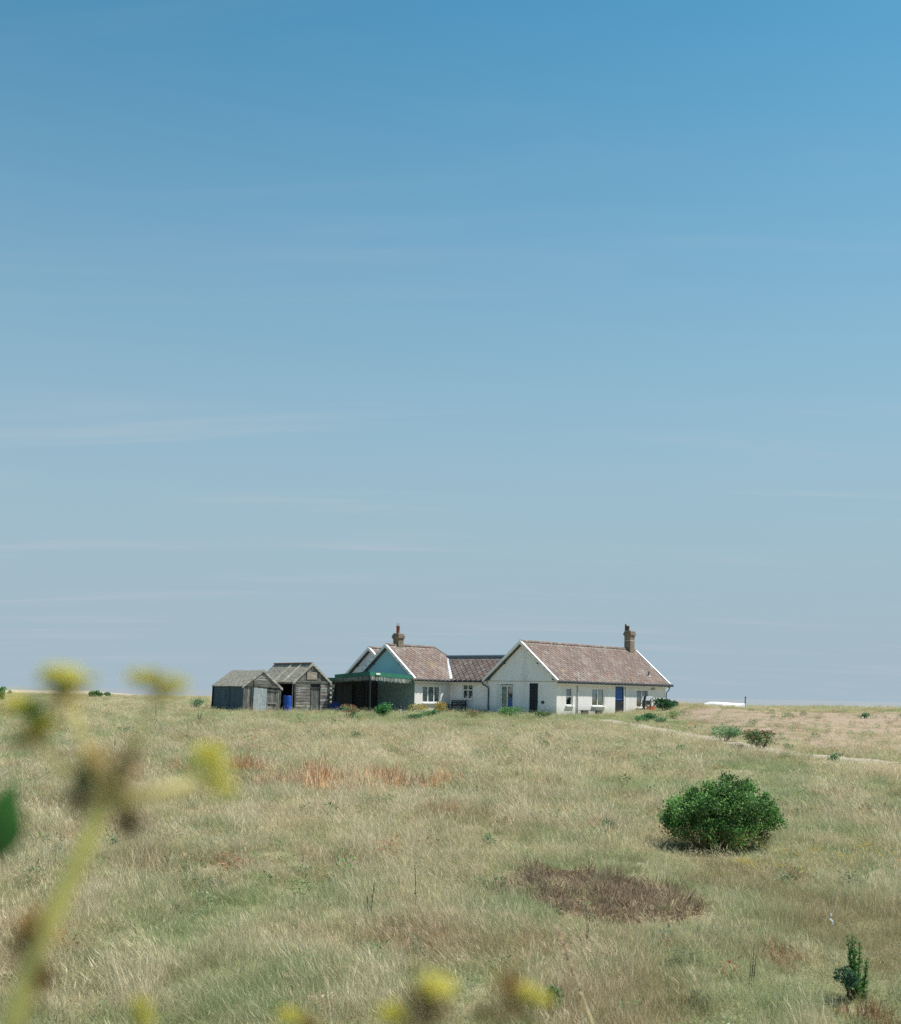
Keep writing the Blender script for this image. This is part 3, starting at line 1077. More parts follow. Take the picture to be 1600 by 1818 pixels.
# left chimney with a red pot
cy_ = -2.75; cw = lw(XC - WA / 2, cy_)
za = at(703, 1126, cw.y).z - GZ; zp = at(703, 1112.5, cw.y).z - GZ
ch = stack(XC - WA / 2 - .05, cy_, .26, .28, EZ + WA / 2 * TP - .55, za)
b = MB(); b.lathe([(.15, 0), (.125, .06), (.12, (zp - za) * .82), (.145, (zp - za) * .84), (.145, (zp - za) * .93), (.12, zp - za)], (XC - WA / 2 - .1, cy_, za + .06), 14, (.27, .075, .05)); pot = b.build('chimney_pot', M['plain'], ch, True)
for a in range(4):
    an = a * math.pi / 2
    b = MB(); b.beam((XC - WA / 2 - .1 + .09 * math.cos(an), cy_ + .09 * math.sin(an), zp + .02), (XC - WA / 2 - .1 + .09 * math.cos(an), cy_ + .09 * math.sin(an), zp + .25), .03, .03, col=(.35, .30, .27)); b.build('cowl_prong', M['metal'], ch)
# right chimney
cy_ = LB - .75; cw = lw(-WB / 2 + .05, cy_)
za = at(1114, 1121.5, cw.y).z - GZ; zb = at(1114, 1138, cw.y).z - GZ
ch = stack(-WB / 2 + .1, cy_, .27, .33, EZ + WB / 2 * TP - .75, za, zb)
b = MB(); b.lathe([(.16, 0), (.13, .1), (.13, .30), (.15, .32), (.15, .38), (.12, .40)], (-WB / 2 - .03, cy_ - .08, za + .05), 12, (.10, .06, .055)); b.build('chimney_pot', M['plain'], ch, True)
b = MB(); b.lathe([(.10, 0), (.08, .05), (.07, .42), (.09, .44), (.03, .56)], (-WB / 2 - .13, cy_ - .22, za + .05), 10, (.13, .10, .09)); b.build('chimney_pot', M['plain'], ch, True)

# green canopy in front of the teal gable: part of the bungalow
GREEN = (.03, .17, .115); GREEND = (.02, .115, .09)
yF = YA0 - 4.75; xR = XC + .08; xL1 = xR - 3.3; xL2 = XCm - 1.7
zc0, zc1 = 2.38, 2.56     # underside of fascia at wall and at front
cano = MB()
cano.mesh([(xR - .06, YA0 - .32, zc0 + .10), (xR - .06, yF + .05, zc1 + .12), (xL1, yF + .05, zc1 - .10), (xL1, YA0 - .32, zc0 - .04),
           (xR - .06, YA0 - .32, zc0 + .16), (xR - .06, yF + .05, zc1 + .2), (xL1, yF + .05, zc1 - .03), (xL1, YA0 - .32, zc0 + .03)],
          [(0, 1, 2, 3), (7, 6, 5, 4), (0, 4, 5, 1), (1, 5, 6, 2), (2, 6, 7, 3), (3, 7, 4, 0)], (.10, .13, .12))
cano.box((xL2, yF + .3, zc0 - .16), (xL1 - .01, YA0 - .35, zc0 - .06), (.10, .12, .12))
cano.box((xL2, YA0 - .345, zc0 - .16), (XL - .3, YC0 - .5, zc0 - .06), (.10, .12, .12))
cano = cano.build('canopy', M['paint'], house)


def fascia(p0, p1, h, col, t=.04):
    b = MB(); b.beam(Vector(p0) + Z * h / 2, Vector(p1) + Z * h / 2, t, h, col=col); return b.build('fascia', M['paint'], cano)


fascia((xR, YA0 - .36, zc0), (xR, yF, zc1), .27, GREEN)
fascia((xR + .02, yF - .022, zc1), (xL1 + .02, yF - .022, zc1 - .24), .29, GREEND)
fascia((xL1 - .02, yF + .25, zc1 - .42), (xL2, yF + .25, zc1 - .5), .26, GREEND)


def fringe(p0, p1, n, drop, cols):
    b = MB(); p0, p1 = Vector(p0), Vector(p1); d = (p1 - p0) / n
    side = d.cross(Z).normalized() * .012
    for k in range(n):
        a = p0 + d * (k + .06); c = p0 + d * (k + .94); dr = drop * random.uniform(.72, 1.08)
        o = side * random.uniform(-.8, .8)
        b.face([a + o, c - o, c - o - Z * dr, (a + c) / 2 + o - Z * (dr + .03), a + o - Z * dr], V3(random.choice(cols), random.uniform(.75, 1.2)))
    return b.build('fringe', M['cloth'], cano, kind='stuff')


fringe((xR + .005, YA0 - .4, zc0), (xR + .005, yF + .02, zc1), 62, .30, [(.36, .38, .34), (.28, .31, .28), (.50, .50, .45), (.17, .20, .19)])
fringe((xR - .02, yF - .01, zc1), (xL1 + .04, yF - .01, zc1 - .24), 46, .28, [(.17, .18, .18), (.12, .13, .14), (.22, .23, .23)])  # front fringe: same strips, with shade put into these darker colours
for (x, y) in ((xR - .06, yF + .08), (xL1 + .06, yF + .08), (xL1 + .06, YA0 - .5), (xL2 + .8, yF + .4)):
    b = MB(); b.box((x - .05, y - .05, -.4), (x + .04, y + .04, zc0 + .08), (.012, .018, .02)); b.build('post', M['paint'], cano)
b = MB(); b.obox((xR + .05, yF + .75, zc1 + .12), (.025, 0, 0), (0, .2, 0), (0, 0, .06), (.8, .8, .77)); b.build('notice_plate', M['trim_white'], cano)
# boarded screen under the left part of the canopy
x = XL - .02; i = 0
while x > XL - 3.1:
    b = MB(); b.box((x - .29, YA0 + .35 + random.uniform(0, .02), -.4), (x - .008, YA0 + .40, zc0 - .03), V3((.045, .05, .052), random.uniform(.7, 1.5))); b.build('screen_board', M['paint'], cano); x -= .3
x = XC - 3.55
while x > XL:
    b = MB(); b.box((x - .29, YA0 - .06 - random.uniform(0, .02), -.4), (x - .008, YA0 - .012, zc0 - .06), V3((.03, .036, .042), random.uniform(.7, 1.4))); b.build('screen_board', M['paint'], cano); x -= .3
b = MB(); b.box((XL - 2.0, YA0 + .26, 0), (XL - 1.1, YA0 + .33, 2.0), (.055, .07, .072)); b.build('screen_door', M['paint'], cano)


# ------------------------------------------------------------------ sheds
def plank_wall(parent, horizontal, O, U, N, L, z0, z1, size, holes=(), jitter=.012, mat=None, tints=(.7, 1.35), topf=None):
    O, U, N = Vector(O), Vector(U), Vector(N)
    if horizontal:
        z = z0
        while z < z1 - .03:
            h = min(size * random.uniform(.9, 1.1), z1 - z)
            segs = [(0, L)]
            for (h0, h1, q0, q1) in holes:
                if q0 < z + h / 2 < q1:
                    segs = [s for a, c in segs for s in ((a, min(c, h0)), (max(a, h1), c)) if s[1] - s[0] > .04]
            for a, c in segs:
                b = MB(); off = random.uniform(0, jitter); tl = random.uniform(-.008, .008)
                b.obox(O + U * (a + c) / 2 + Z * (z + h / 2) - N * (.012 - off), U * ((c - a) / 2 - random.uniform(.003, .012)) + Z * tl, Z * (h / 2 - .012) + N * .006, N * .014, V3((1, 1, 1), random.uniform(*tints), .05))
                b.build('plank', mat or M['wood_h'], parent)
            z += h
    else:
        a = 0
        while a < L - .03:
            wd = min(size * random.uniform(.85, 1.15), L - a)
            if not any(h0 < a + wd / 2 < h1 for (h0, h1, q0, q1) in holes):
                zt = z1 if topf is None else topf(a + wd / 2)
                b = MB(); off = random.uniform(0, jitter)
                b.obox(O + U * (a + wd / 2) + Z * (z0 + zt) / 2 - N * (.012 - off), U * (wd / 2 - .008), Z * (zt - z0) / 2, N * .014, V3((1, 1, 1), random.uniform(*tints), .05))
                b.build('plank', mat or M['wood_v'], parent)
            a += wd


def gable_roof(parent, W, L, ez, rz, oe=.12, og=.05, mat='felt', barge=(1.45, 1.4, 1.33), sag=.03):
    tp = (rz - ez) / (W / 2); e = ez - oe * tp
    for sgn in (-1, 1):
        b = MB(); n = 10
        x0, x1 = W / 2 + sgn * (W / 2 + oe), W / 2
        top = []
        for i in range(n + 1):
            y = -og + (L + 2 * og) * i / n; s_ = sag * math.sin(math.pi * i / n)
            top.append([(x0, y, e + .05 + random.uniform(-.012, .012)), ((x0 + x1) / 2, y, (e + rz) / 2 + .05 - s_ * .7 + random.uniform(-.015, .015)), (x1, y, rz + .05 - s_)])
        for i in range(n):
            for k in range(2):
                q = [top[i][k], top[i + 1][k], top[i + 1][k + 1], top[i][k + 1]]
                b.face(q if sgn > 0 else q[::-1])
                q2 = [(p[0], p[1], p[2] - .045) for p in q]
                b.face(q2[::-1] if sgn > 0 else q2)
            b.face([top[i][0], top[i + 1][0], tuple(Vector(top[i + 1][0]) - Z * .045), tuple(Vector(top[i][0]) - Z * .045)])
        for i in (0, n):
            for k in range(2):
                b.face([top[i][k], top[i][k + 1], tuple(Vector(top[i][k + 1]) - Z * .045), tuple(Vector(top[i][k]) - Z * .045)])
        b.build('roof', M[mat], parent)
        b = MB()
        b.beam((x0, -og - .02, e + .0), (x1, -og - .02, rz + .0), .03, .13, up=(0, -1, 0), col=barge) if False else None
        p0 = Vector((x0, -og - .002, e - .05)); p1 = Vector((x1, -og - .002, rz - .05)); d = -Yv * .03
        b.mesh([p0 - Z * .05, p0 + Z * .13, p1 + Z * .13, p1 - Z * .05, p0 - Z * .05 + d, p0 + Z * .13 + d, p1 + Z * .13 + d, p1 - Z * .05 + d],
               [(0, 1, 2, 3), (4, 7, 6, 5), (0, 4, 5, 1), (1, 5, 6, 2), (2, 6, 7, 3), (3, 7, 4, 0)], barge)
        b.build('barge_board', M['wood_h'], parent)


PHI = R(40)
# --- left shed
s1p = at(430, 1264, 81.0)
W1, L1, E1, K1 = 2.86, 3.95, 1.73, 2.80
shed = thing('shed', 'left leaning shed with blue-black tarred side and a pale corrugated door', 'shed', (s1p.x, 81.0, GZ), rot=(0, R(2.2), PHI), group='weathered timber sheds')
gable_roof(shed, W1, L1, E1, K1)
b = MB(); b.box((.02, .03, -.4), (W1 - .02, L1, E1 - .02), (.03, .03, .03)); b.mesh([(.02, .03, E1 - .02), (W1 - .02, .03, E1 - .02), (W1 / 2, .03, K1 - .03), (.02, L1, E1 - .02), (W1 - .02, L1, E1 - .02), (W1 / 2, L1, K1 - .03)], [(0, 1, 2), (5, 4, 3)], (.05, .05, .05))
b.build('carcass', M['plain'], shed)
# tarred side: broad sheets with battens
for k in range(4):
    y0_, y1_ = L1 * k / 4, L1 * (k + 1) / 4
    b = MB(); b.box((-.02 - .006 * (k % 2), y0_ + .01, -.35), (.012, y1_ - .01, E1 - .03), V3((.038, .078, .112), random.uniform(.8, 1.25))); b.build('side_panel', M['paint'], shed)
b = MB(); b.beam((-.045, L1 * .43, .2), (-.045, L1 * .43, E1 - .08), .04, .05, (1, 0, 0), (.09, .11, .12)); b.beam((-.04, L1 * .56, .75), (-.04, L1 * .56, E1 - .3), .02, .03, (1, 0, 0), (.07, .09, .1)); b.build('batten', M['plain'], shed)
b = MB(); b.beam((-.05, L1 - .06, -.3), (-.05, L1 - .06, E1), .07, .09, (1, 0, 0), (.02, .02, .022)); b.build('corner_post', M['plain'], shed)
b = MB(); b.box((-.05, L1 * .52, .42), (-.03, L1 * .93, .46), (.11, .15, .17)); b.box((-.05, L1 * .91, -.2), (-.03, L1 * .93, .42), (.11, .15, .17)); b.box((-.05, L1 * .52, -.2), (-.03, L1 * .54, .42), (.11, .15, .17)); b.build('hatch_frame', M['plain'], shed)
# gable front: dark planks left, corrugated door, boarded door right, boards above
plank_wall(shed, False, (.0, 0, 0), X, -Yv, .62, -.3, 1.66, .155, tints=(.45, .95))
plank_wall(shed, True, (0, 0, 0), X, -Yv, W1, 1.67, E1 + .14, .10, tints=(.7, 1.2))
z = E1 + .15
while z < K1 - .12:
    hw = (K1 - z - .1) / (K1 - E1) * W1 / 2 - .03
    if hw > .1:
        b = MB(); b.box((W1 / 2 - hw, -.02 - random.uniform(0, .01), z), (W1 / 2 + hw, .012, z + .125), V3((1, 1, 1), random.uniform(.75, 1.3))); b.build('plank', M['wood_h'], shed)
    z += .135
b = MB(); b.beam((.3, -.06, 1.80), (W1 - .2, -.06, 1.76), .05, .06, col=(.5, .5, .48)); b.build('door_rail', M['wood_h'], shed)
for k, (xa, xb) in enumerate(((.62, .70), (.73, 1.10), (1.10, 1.46), (1.46, 1.78))):
    b = MB(); n = 14
    zt = 1.66 - .015 * k
    for i in range(n):
        u0, u1 = xa + (xb - xa) * i / n, xa + (xb - xa) * (i + 1) / n
        d0, d1 = -.055 - .012 * math.sin(i * 1.8), -.055 - .012 * math.sin((i + 1) * 1.8)
        b.face([(u0, d0, -.3), (u1, d1, -.3), (u1, d1, zt), (u0, d0, zt)], V3((.45, .48, .50), random.uniform(.85, 1.1)))
    b.build('corrugated_sheet', M['metal'], shed)
b = MB(); b.beam((.705, -.09, -.3), (.72, -.09, E1 + .35), .045, .045, (0, -1, 0), (.02, .02, .022)); b.build('post', M['plain'], shed)
plank_wall(shed, False, (1.80, -.02, 0), X, -Yv, .96, -.3, 1.60, .145, tints=(.5, .95))
b = MB(); b.box((1.82, -.07, .62), (2.55, -.045, .72), V3((1, 1, 1), .95)); b.build('door_ledge', M['wood_h'], shed)
b = MB(); b.box((1.82, -.07, 1.46), (2.7, -.045, 1.54), V3((1, 1, 1), .5)); b.build('door_ledge', M['wood_h'], shed)
b = MB(); b.box((W1 - .09, -.05, -.3), (W1 + .02, .03, E1 + .05), V3((1, 1, 1), .5)); b.build('corner_post', M['wood_v'], shed)

# --- right shed
s2p = at(522, 1264, 83.5)
W2, L2, E2, K2 = 2.83, 4.65, 2.11, 3.30
shed2 = thing('shed', 'right shed of bleached horizontal boards with battened roof and an open dark side bay', 'shed', (s2p.x, 83.5, GZ), PHI, group='weathered timber sheds')
gable_roof(shed2, W2, L2, E2, K2, oe=.16, og=.07, barge=(1.55, 1.5, 1.42), sag=.015)
b = MB(); b.box((.03, .03, -.4), (.05, .25, E2), (.03, .03, .03)); b.box((.03, 2.6, -.4), (W2 - .02, L2, E2), (.03, .03, .03)); b.box((W2 - .05, .03, -.4), (W2 - .02, 2.6, E2), (.04, .04, .04))
b.mesh([(.02, .03, E2), (W2 - .02, .03, E2), (W2 / 2, .03, K2 - .03), (.02, L2, E2), (W2 - .02, L2, E2), (W2 / 2, L2, K2 - .03)], [(0, 1, 2), (5, 4, 3)], (.05, .05, .05))
b.box((.05, .04, -.4), (W2 - .05, .06, E2), (.03, .03, .03))
b.build('carcass', M['plain'], shed2)
hd = (1.36, 2.02, -1, 1.78)
plank_wall(shed2, True, (.1, 0, 0), X, -Yv, W2 - .2, -.3, E2 - .05, .20, holes=[(1.18, 2.0, -1, 1.9)], tints=(.7, 1.5))
b = MB(); b.box((-.02, -.05, -.3), (.10, .05, E2), (.35, .33, .3)); b.build('corner_post', M['wood_v'], shed2)
b = MB(); b.box((W2 - .10, -.05, -.3), (W2 + .02, .05, E2 - .02), (.35, .33, .3)); b.build('corner_post', M['wood_v'], shed2)
b = MB(); b.box((-.05, -.06, E2 - .06), (W2 + .05, .0, E2 + .02), (.75, .75, .72)); b.build('tie_beam', M['wood_h'], shed2)
tpf = lambda a: min(E2 + (K2 - E2) * (1 - abs(a - W2 / 2) / (W2 / 2)) - .07, K2 - .1)
plank_wall(shed2, False, (.2, 0, 0), X, -Yv, W2 - .4, E2 + .03, 0, .19, topf=lambda a: max(tpf(a + .2), E2 + .06), tints=(.5, 1.05))
b = MB(); b.box((.98, -.055, E2 + .12), (1.78, -.03, E2 + .62), (1.35, 1.22, 1.08)); b.build('hatch', M['wood_h'], shed2)
b = MB(); b.box((1.30, -.015, -.3), (1.36, .03, 1.78), (.25, .24, .22)); b.build('door_jamb', M['wood_v'], shed2)
b = MB(); b.box((1.98, -.015, -.3), (2.08, .03, 1.78), (.12, .12, .12)); b.build('door_jamb', M['wood_v'], shed2)
b = MB(); b.box((1.26, -.05, 1.62), (2.14, -.016, 1.70), (.18, .17, .16)); b.build('door_lintel', M['wood_h'], shed2)
x = 1.37
while x < 1.88:
    b = MB(); b.box((x, .0, -.3), (x + .155, .022, 1.6), V3((.58, .64, .66), random.uniform(.85, 1.1))); b.build('door_board', M['wood_v'], shed2); x += .165
# open bay in the side, eave beam, back corner
b = MB(); b.box((-.06, -.1, E2 - .2), (.03, 2.75, E2 - .08), V3((1, 1, 1), 1.05)); b.build('eave_beam', M['wood_h'], shed2)
plank_wall(shed2, True, (0, 2.6, 0), Yv, -X, L2 - 2.6, -.3, E2 - .1, .2, tints=(.5, .9))
# roof battens, ridge board
for yb in (1.15, 2.35):
    b = MB(); tp2 = (K2 - E2) / (W2 / 2)
    b.beam((-.17, yb, E2 - .16 * tp2 + .085), (W2 / 2 - .03, yb, K2 + .05), .10, .06, up=(-tp2, 0, 1), col=(1.9, 1.85, 1.6)); b.build('roof_batten', M['wood_h'], shed2)
b = MB(); b.beam((W2 / 2, .02, K2 + .055), (W2 / 2, L2 + .1, K2 + .045), .26, .08, col=(.26, .12, .085)); b.build('ridge_board', M['plain'], shed2)
b = MB(); b.tube([(-.16, .03, -.3), (-.12, .02, E2 - .1)], .025, 6, (.25, .25, .26)); b.build('prop_pole', M['metal'], shed2)


def barrel(p, r_, h, label):
    o = thing('barrel', label, 'barrel', p)
    prof = []
    for i in range(25):
        t = i / 24; k = 1 + .05 * math.exp(-((t - .33) / .025) ** 2) + .05 * math.exp(-((t - .68) / .025) ** 2)
        prof.append((r_ * k * (.94 if i in (0, 24) else 1), h * t))
    b = MB(); b.lathe(prof, (0, 0, 0), 24, (.012, .07, .40)); b.build('drum', M['plastic'], o, True)
    b = MB(); b.lathe([(r_ * 1.02, 0), (r_ * 1.04, .02), (r_ * 1.02, .05), (r_ * .9, .055)], (0, 0, h - .02), 24, (.015, .08, .42)); b.build('rim', M['plastic'], o, True)
    for an in (.6, 3.7):
        b = MB(); b.lathe([(.035, 0), (.035, .03), (.03, .035)], (r_ * .6 * math.cos(an), r_ * .6 * math.sin(an), h + .036), 8, (.02, .03, .08)); b.build('bung', M['plastic'], o)
    return o


bp = at(510, 1262, 83.15)
barrel((bp.x, bp.y, GZ), .285, 1.06, 'bright blue plastic barrel standing between the two sheds')

# slatted pallet screen to the right of the right shed
sp = at(583, 1262, 85.6)
scr = thing('slatted_screen', 'pale slatted timber screen standing against the right shed', 'screen', (sp.x, 85.6, GZ), R(10))
for k in range(6):
    b = MB(); L_ = (.40, .36, .30, .24, .22, .18)[5 - k] if True else .3
    b.box((0, -.015, .16 + k * .31), (L_, .015, .16 + k * .31 + .21), V3((1.5, 1.45, 1.35), random.uniform(.85, 1.2))); b.build('slat', M['wood_h'], scr)
b = MB(); b.box((.03, .02, -.1), (.10, .08, 2.05), (.6, .58, .55)); b.build('post', M['wood_v'], scr)
# covered heap under a blue sheet
tp_ = at(594, 1262, 85.0)
b = MB()
n, m = 12, 7
for i in range(n):
    pass
hv = []
for j in range(m):
    row = []
    for i in range(n):
        u, v = i / (n - 1), j / (m - 1)
        h_ = .72 * (math.sin(math.pi * min(max(u, .02), .98)) ** .45) * (math.sin(math.pi * min(max(v, .02), .98)) ** .4) * (1 + .12 * math.sin(u * 9 + v * 5))
        row.append((-.55 + 1.1 * u + .03 * math.sin(7 * v), -.3 + .7 * v, h_))
    hv.append(row)
for j in range(m - 1):
    for i in range(n - 1):
        b.face([hv[j][i], hv[j][i + 1], hv[j + 1][i + 1], hv[j + 1][i]], V3((.012, .022, .11), random.uniform(.8, 1.2)))
o = b.build('tarpaulin_heap', M['plastic'], None, True)
o.location = (tp_.x, 85.0, GZ - .02)
tag(o, 'low heap under a dark blue sheet between the right shed and the canopy', 'tarpaulin')

# ------------------------------------------------------------------ small things round the house
# dark bench in the inner corner
q = lw(XC + 1.15, YK - .65)
ben = thing('garden_bench', 'dark slatted garden bench below the small window of the linking wing', 'bench', (q.x, q.y, GZ), -TH)
DK = (.022, .025, .03)
for s in (-.62, .62):
    b = MB(); b.box((s - .03, -.25, 0), (s + .03, -.19, .62), DK); b.box((s - .03, .19, 0), (s + .03, .25, .95), DK); b.box((s - .035, -.27, .60), (s + .035, .22, .65), DK)
    b.build('leg', M['paint'], ben)
for k in range(4):
    b = MB(); b.box((-.7, -.22 + k * .105, .42), (.7, -.22 + k * .105 + .085, .45), DK); b.build('seat_slat', M['paint'], ben)
for k in range(4):
    b = MB(); b.box((-.7, .20 + k * .012, .52 + k * .115), (.7, .225 + k * .012, .52 + k * .115 + .09), V3(DK, 1.3)); b.build('back_slat', M['paint'], ben)
# low plank bench against the sunlit wall
q0 = wall_rect(1031, 1262, 1068, 1268, .35, 0, 'y')
q = lw(.4, (q0[0] + q0[1]) / 2)
lb = thing('plank_bench', 'low plank bench on dark blocks under the two-pane window', 'bench', (q.x, q.y, GZ), R(90) - TH)
hl = (q0[1] - q0[0]) / 2
b = MB(); b.box((-hl, -.14, .40), (hl, .14, .44), (.55, .53, .5)); b.build('seat', M['wood_h'], lb)
for s in (-1, 1):
    b = MB(); b.box((s * hl * .68 - .28, -.13, -.1), (s * hl * .68 + .28, .13, .395), (.07, .065, .055)); b.build('leg', M['plain'], lb)
# grey lidded feeder box and orange crates
q = lw(1.05, r_dr[1] + 1.6)
fb = thing('lidded_box', 'grey box with sloping lid on legs beside the blue door', 'box', (q.x, q.y, GZ), -TH + R(20))
b = MB(); b.box((-.3, -.26, .86), (.3, .26, 1.16), (.12, .12, .125)); b.build('box_body', M['paint'], fb)
b = MB(); b.mesh([(-.36, -.34, 1.14), (.36, -.34, 1.14), (.36, .3, 1.46), (-.36, .3, 1.46), (-.36, -.34, 1.18), (.36, -.34, 1.18), (.36, .3, 1.50), (-.36, .3, 1.50)], [(0, 3, 2, 1), (4, 5, 6, 7), (0, 1, 5, 4), (1, 2, 6, 5), (2, 3, 7, 6), (3, 0, 4, 7)], (.33, .34, .37)); b.build('lid', M['paint'], fb)
for sx in (-.25, .25):
    for sy in (-.2, .2):
        b = MB(); b.box((sx - .03, sy - .03, -.1), (sx + .03, sy + .03, .86), (.1, .09, .08)); b.build('leg', M['paint'], fb)


def crate(p, rz, col, label, s=1.0):
    o = thing('crate', label, 'crate', p, rz, 'orange plastic crates by the blue door')
    b = MB(); b.box((-.3 * s, -.2 * s, 0), (.3 * s, .2 * s, .02), col); b.build('base', M['plastic'], o)
    for (a, c_, d) in (((-.3, -.2), (.3, -.2), 0), ((-.3, .2), (.3, .2), 0), ((-.3, -.2), (-.3, .2), 1), ((.3, -.2), (.3, .2), 1)):
        b = MB()
        for z0_, z1_ in ((.03, .07), (.10, .15), (.20, .30)):
            b.beam((a[0] * s, a[1] * s, (z0_ + z1_) / 2), (c_[0] * s, c_[1] * s, (z0_ + z1_) / 2), .02, z1_ - z0_, col=col)
        for k in range(4):
            p_ = Vector((a[0] + (c_[0] - a[0]) * (k + .5) / 4, a[1] + (c_[1] - a[1]) * (k + .5) / 4, 0)) * s
            b.box((p_.x - .012, p_.y - .012, .02), (p_.x + .012, p_.y + .012, .29), col)
        b.build('side', M['plastic'], o)
    return o


OR = (.62, .075, .03)
qz = H(q.x, q.y)
q = lw(1.5, r_dr[1] + 1.35)
crate((q.x, q.y, GZ + .16), -TH, OR, 'lower orange crate in front of the grey lidded box', .95)
crate((q.x + .02, q.y + .03, GZ + .455), -TH + R(14), V3(OR, 1.1), 'upper orange crate in front of the grey lidded box', .9)
q = lw(1.45, r_dr[1] + 2.25)
crate((q.x, q.y, GZ + .16), -TH + R(30), V3(OR, .85), 'single orange crate right of the crate stack', .8)
# bent dark post with a hooked head in front of the right-hand window
pb = at(1143, 1266, 90.0)
bpst = thing('bent_post', 'dark weathered post with hooked top in front of the right-hand window', 'post', (pb.x, 90.0, GZ))
b = MB(); b.tube([(-.06, 0, -.2), (.0, 0, .6), (.03, 0, 1.2), (.06, 0, 1.45), (.13, 0, 1.54), (.22, 0, 1.50)], [.095, .09, .085, .08, .07, .055], 8, (.065, .075, .065)); b.build('shaft', M['bark'], bpst, True)
b = MB(); b.tube([(.14, .02, 1.5), (.16, .02, 1.25), (.12, .02, .5)], .018, 6, (.3, .32, .3)); b.build('strap', M['metal'], bpst)
# short black and white marker post in the flower bed
pb = at(710.5, 1266, 80.0)
mk = thing('marker_post', 'short black and white marker post in the tall grass before the teal gable', 'post', (pb.x, 80.0, H(pb.x, 80.0)))
b = MB(); b.lathe([(.06, -.1), (.06, .38), (.055, .40)], (0, 0, 0), 10, (.6, .6, .57)); b.build('shaft', M['paint'], mk)
b = MB(); b.lathe([(.07, .40), (.085, .43), (.085, .54), (.05, .60)], (0, 0, 0), 10, (.03, .03, .03)); b.build('cap', M['paint'], mk)
# upturned white dinghy on the crest
bc = at(1286, 1259, 97.0); Lh = 72 * 97 / F / 2
boat = thing('dinghy', 'white upturned dinghy lying in the grass on the shingle crest', 'boat', (bc.x, 97.0, H(bc.x, 97.0) + .02), R(-4))
b = MB(); rings = []
for i in range(15):
    t = i / 14; xx = -Lh + 2 * Lh * t
    wv = .62 * min(1, (1 - ((t - .42) / .62) ** 2)) if t > .42 else .62 * (.78 + .22 * t / .42)
    wv = max(wv, .06); hh = .50 - .12 * max(0, t - .3) - (.10 * ((.12 - t) / .12) if t < .12 else 0)
    rings.append([(xx, wv * math.cos(a), max(0, hh * math.sin(a) ** .8)) for a in np.linspace(0, math.pi, 11)])
for r0, r1 in zip(rings[:-1], rings[1:]):
    for k in range(10): b.face([r0[k], r1[k], r1[k + 1], r0[k + 1]], (.78, .77, .76))
b.face([r for r in rings[0]][::-1], (.76, .76, .75)); b.face(rings[-1], (.78, .77, .76))
b.build('hull', M['paint'], boat, True)
b = MB(); b.beam((-Lh * .9, 0, .49), (Lh * .85, 0, .41), .05, .05, col=(.62, .6, .56)); b.build('keel', M['paint'], boat)
b = MB()
for s in (-1, 1):
    for i in range(14): b.beam(Vector(rings[i][0 if s > 0 else 10]) + Z * .03, Vector(rings[i + 1][0 if s > 0 else 10]) + Z * .03, .05, .06, col=(.55, .54, .52))
b.build('gunwale', M['paint'], boat)
pb = at(1322.5, 1258, 98.0)
st = thing('wooden_stake', 'thin weathered stake standing at the right end of the white dinghy', 'stake', (pb.x, 98.0, H(pb.x, 98.0)))
b = MB(); b.tube([(0, 0, -.2), (.02, 0, .5), (.035, .0, 1.02)], [.05, .045, .04], 7, (.12, .12, .09)); b.build('shaft', M['bark'], st)
b = MB(); b.box((-.03, -.05, .88), (.09, -.035, 1.0), (.2, .2, .15)); b.build('tag_plate', M['plain'], st)
# pale litter
pb = at(1475.5, 1681, 11.0)
zb_ = H(pb.x, 11.0)
lit = thing('litter', 'small white crumpled scrap caught in the grass left of the green dock', 'litter', (pb.x, 11.0, zb_ + .22))
b = MB(); rr = random.Random(4); pts = [(rr.uniform(-.02, .02) + .012 * k * 0, rr.uniform(-.02, .02), .05 - k * .025) for k in range(5)]
for k in range(4):
    a, c_ = Vector(pts[k]), Vector(pts[k + 1]); s = Vector((.007, .005 * (-1) ** k, .003))
    b.face([a - s, a + s, c_ + s, c_ - s], (.6, .6, .6))
b.build('scrap', M['plain'], lit)


# ------------------------------------------------------------------ plants
def leaf_cloud(centers, dirs, L, W, cols, name, mat, parent, kind=None, fold=.25):
    n = len(centers)
    d = dirs / np.linalg.norm(dirs, axis=1, keepdims=True)
    up = rng.normal(size=(n, 3)); s = np.cross(d, up); s /= np.linalg.norm(s, axis=1, keepdims=True) + 1e-9
    nn = np.cross(s, d)
    L = np.broadcast_to(L, (n,))[:, None]; W = np.broadcast_to(W, (n,))[:, None]
    a = centers; tip = centers + d * L; m = centers + d * L * .45
    l = m + s * W * .5 + nn * W * fold; r = m - s * W * .5 + nn * W * fold
    v = np.stack([a, l, tip, r], 1).reshape(-1, 3)
    i = np.arange(n)[:, None] * 4
    f = np.concatenate([i + np.array([[0, 2, 1]]), i + np.array([[0, 3, 2]])], 1).reshape(-1, 3)
    return np_mesh(name, v, f, np.repeat(cols, 2, axis=0), mat, parent, kind)


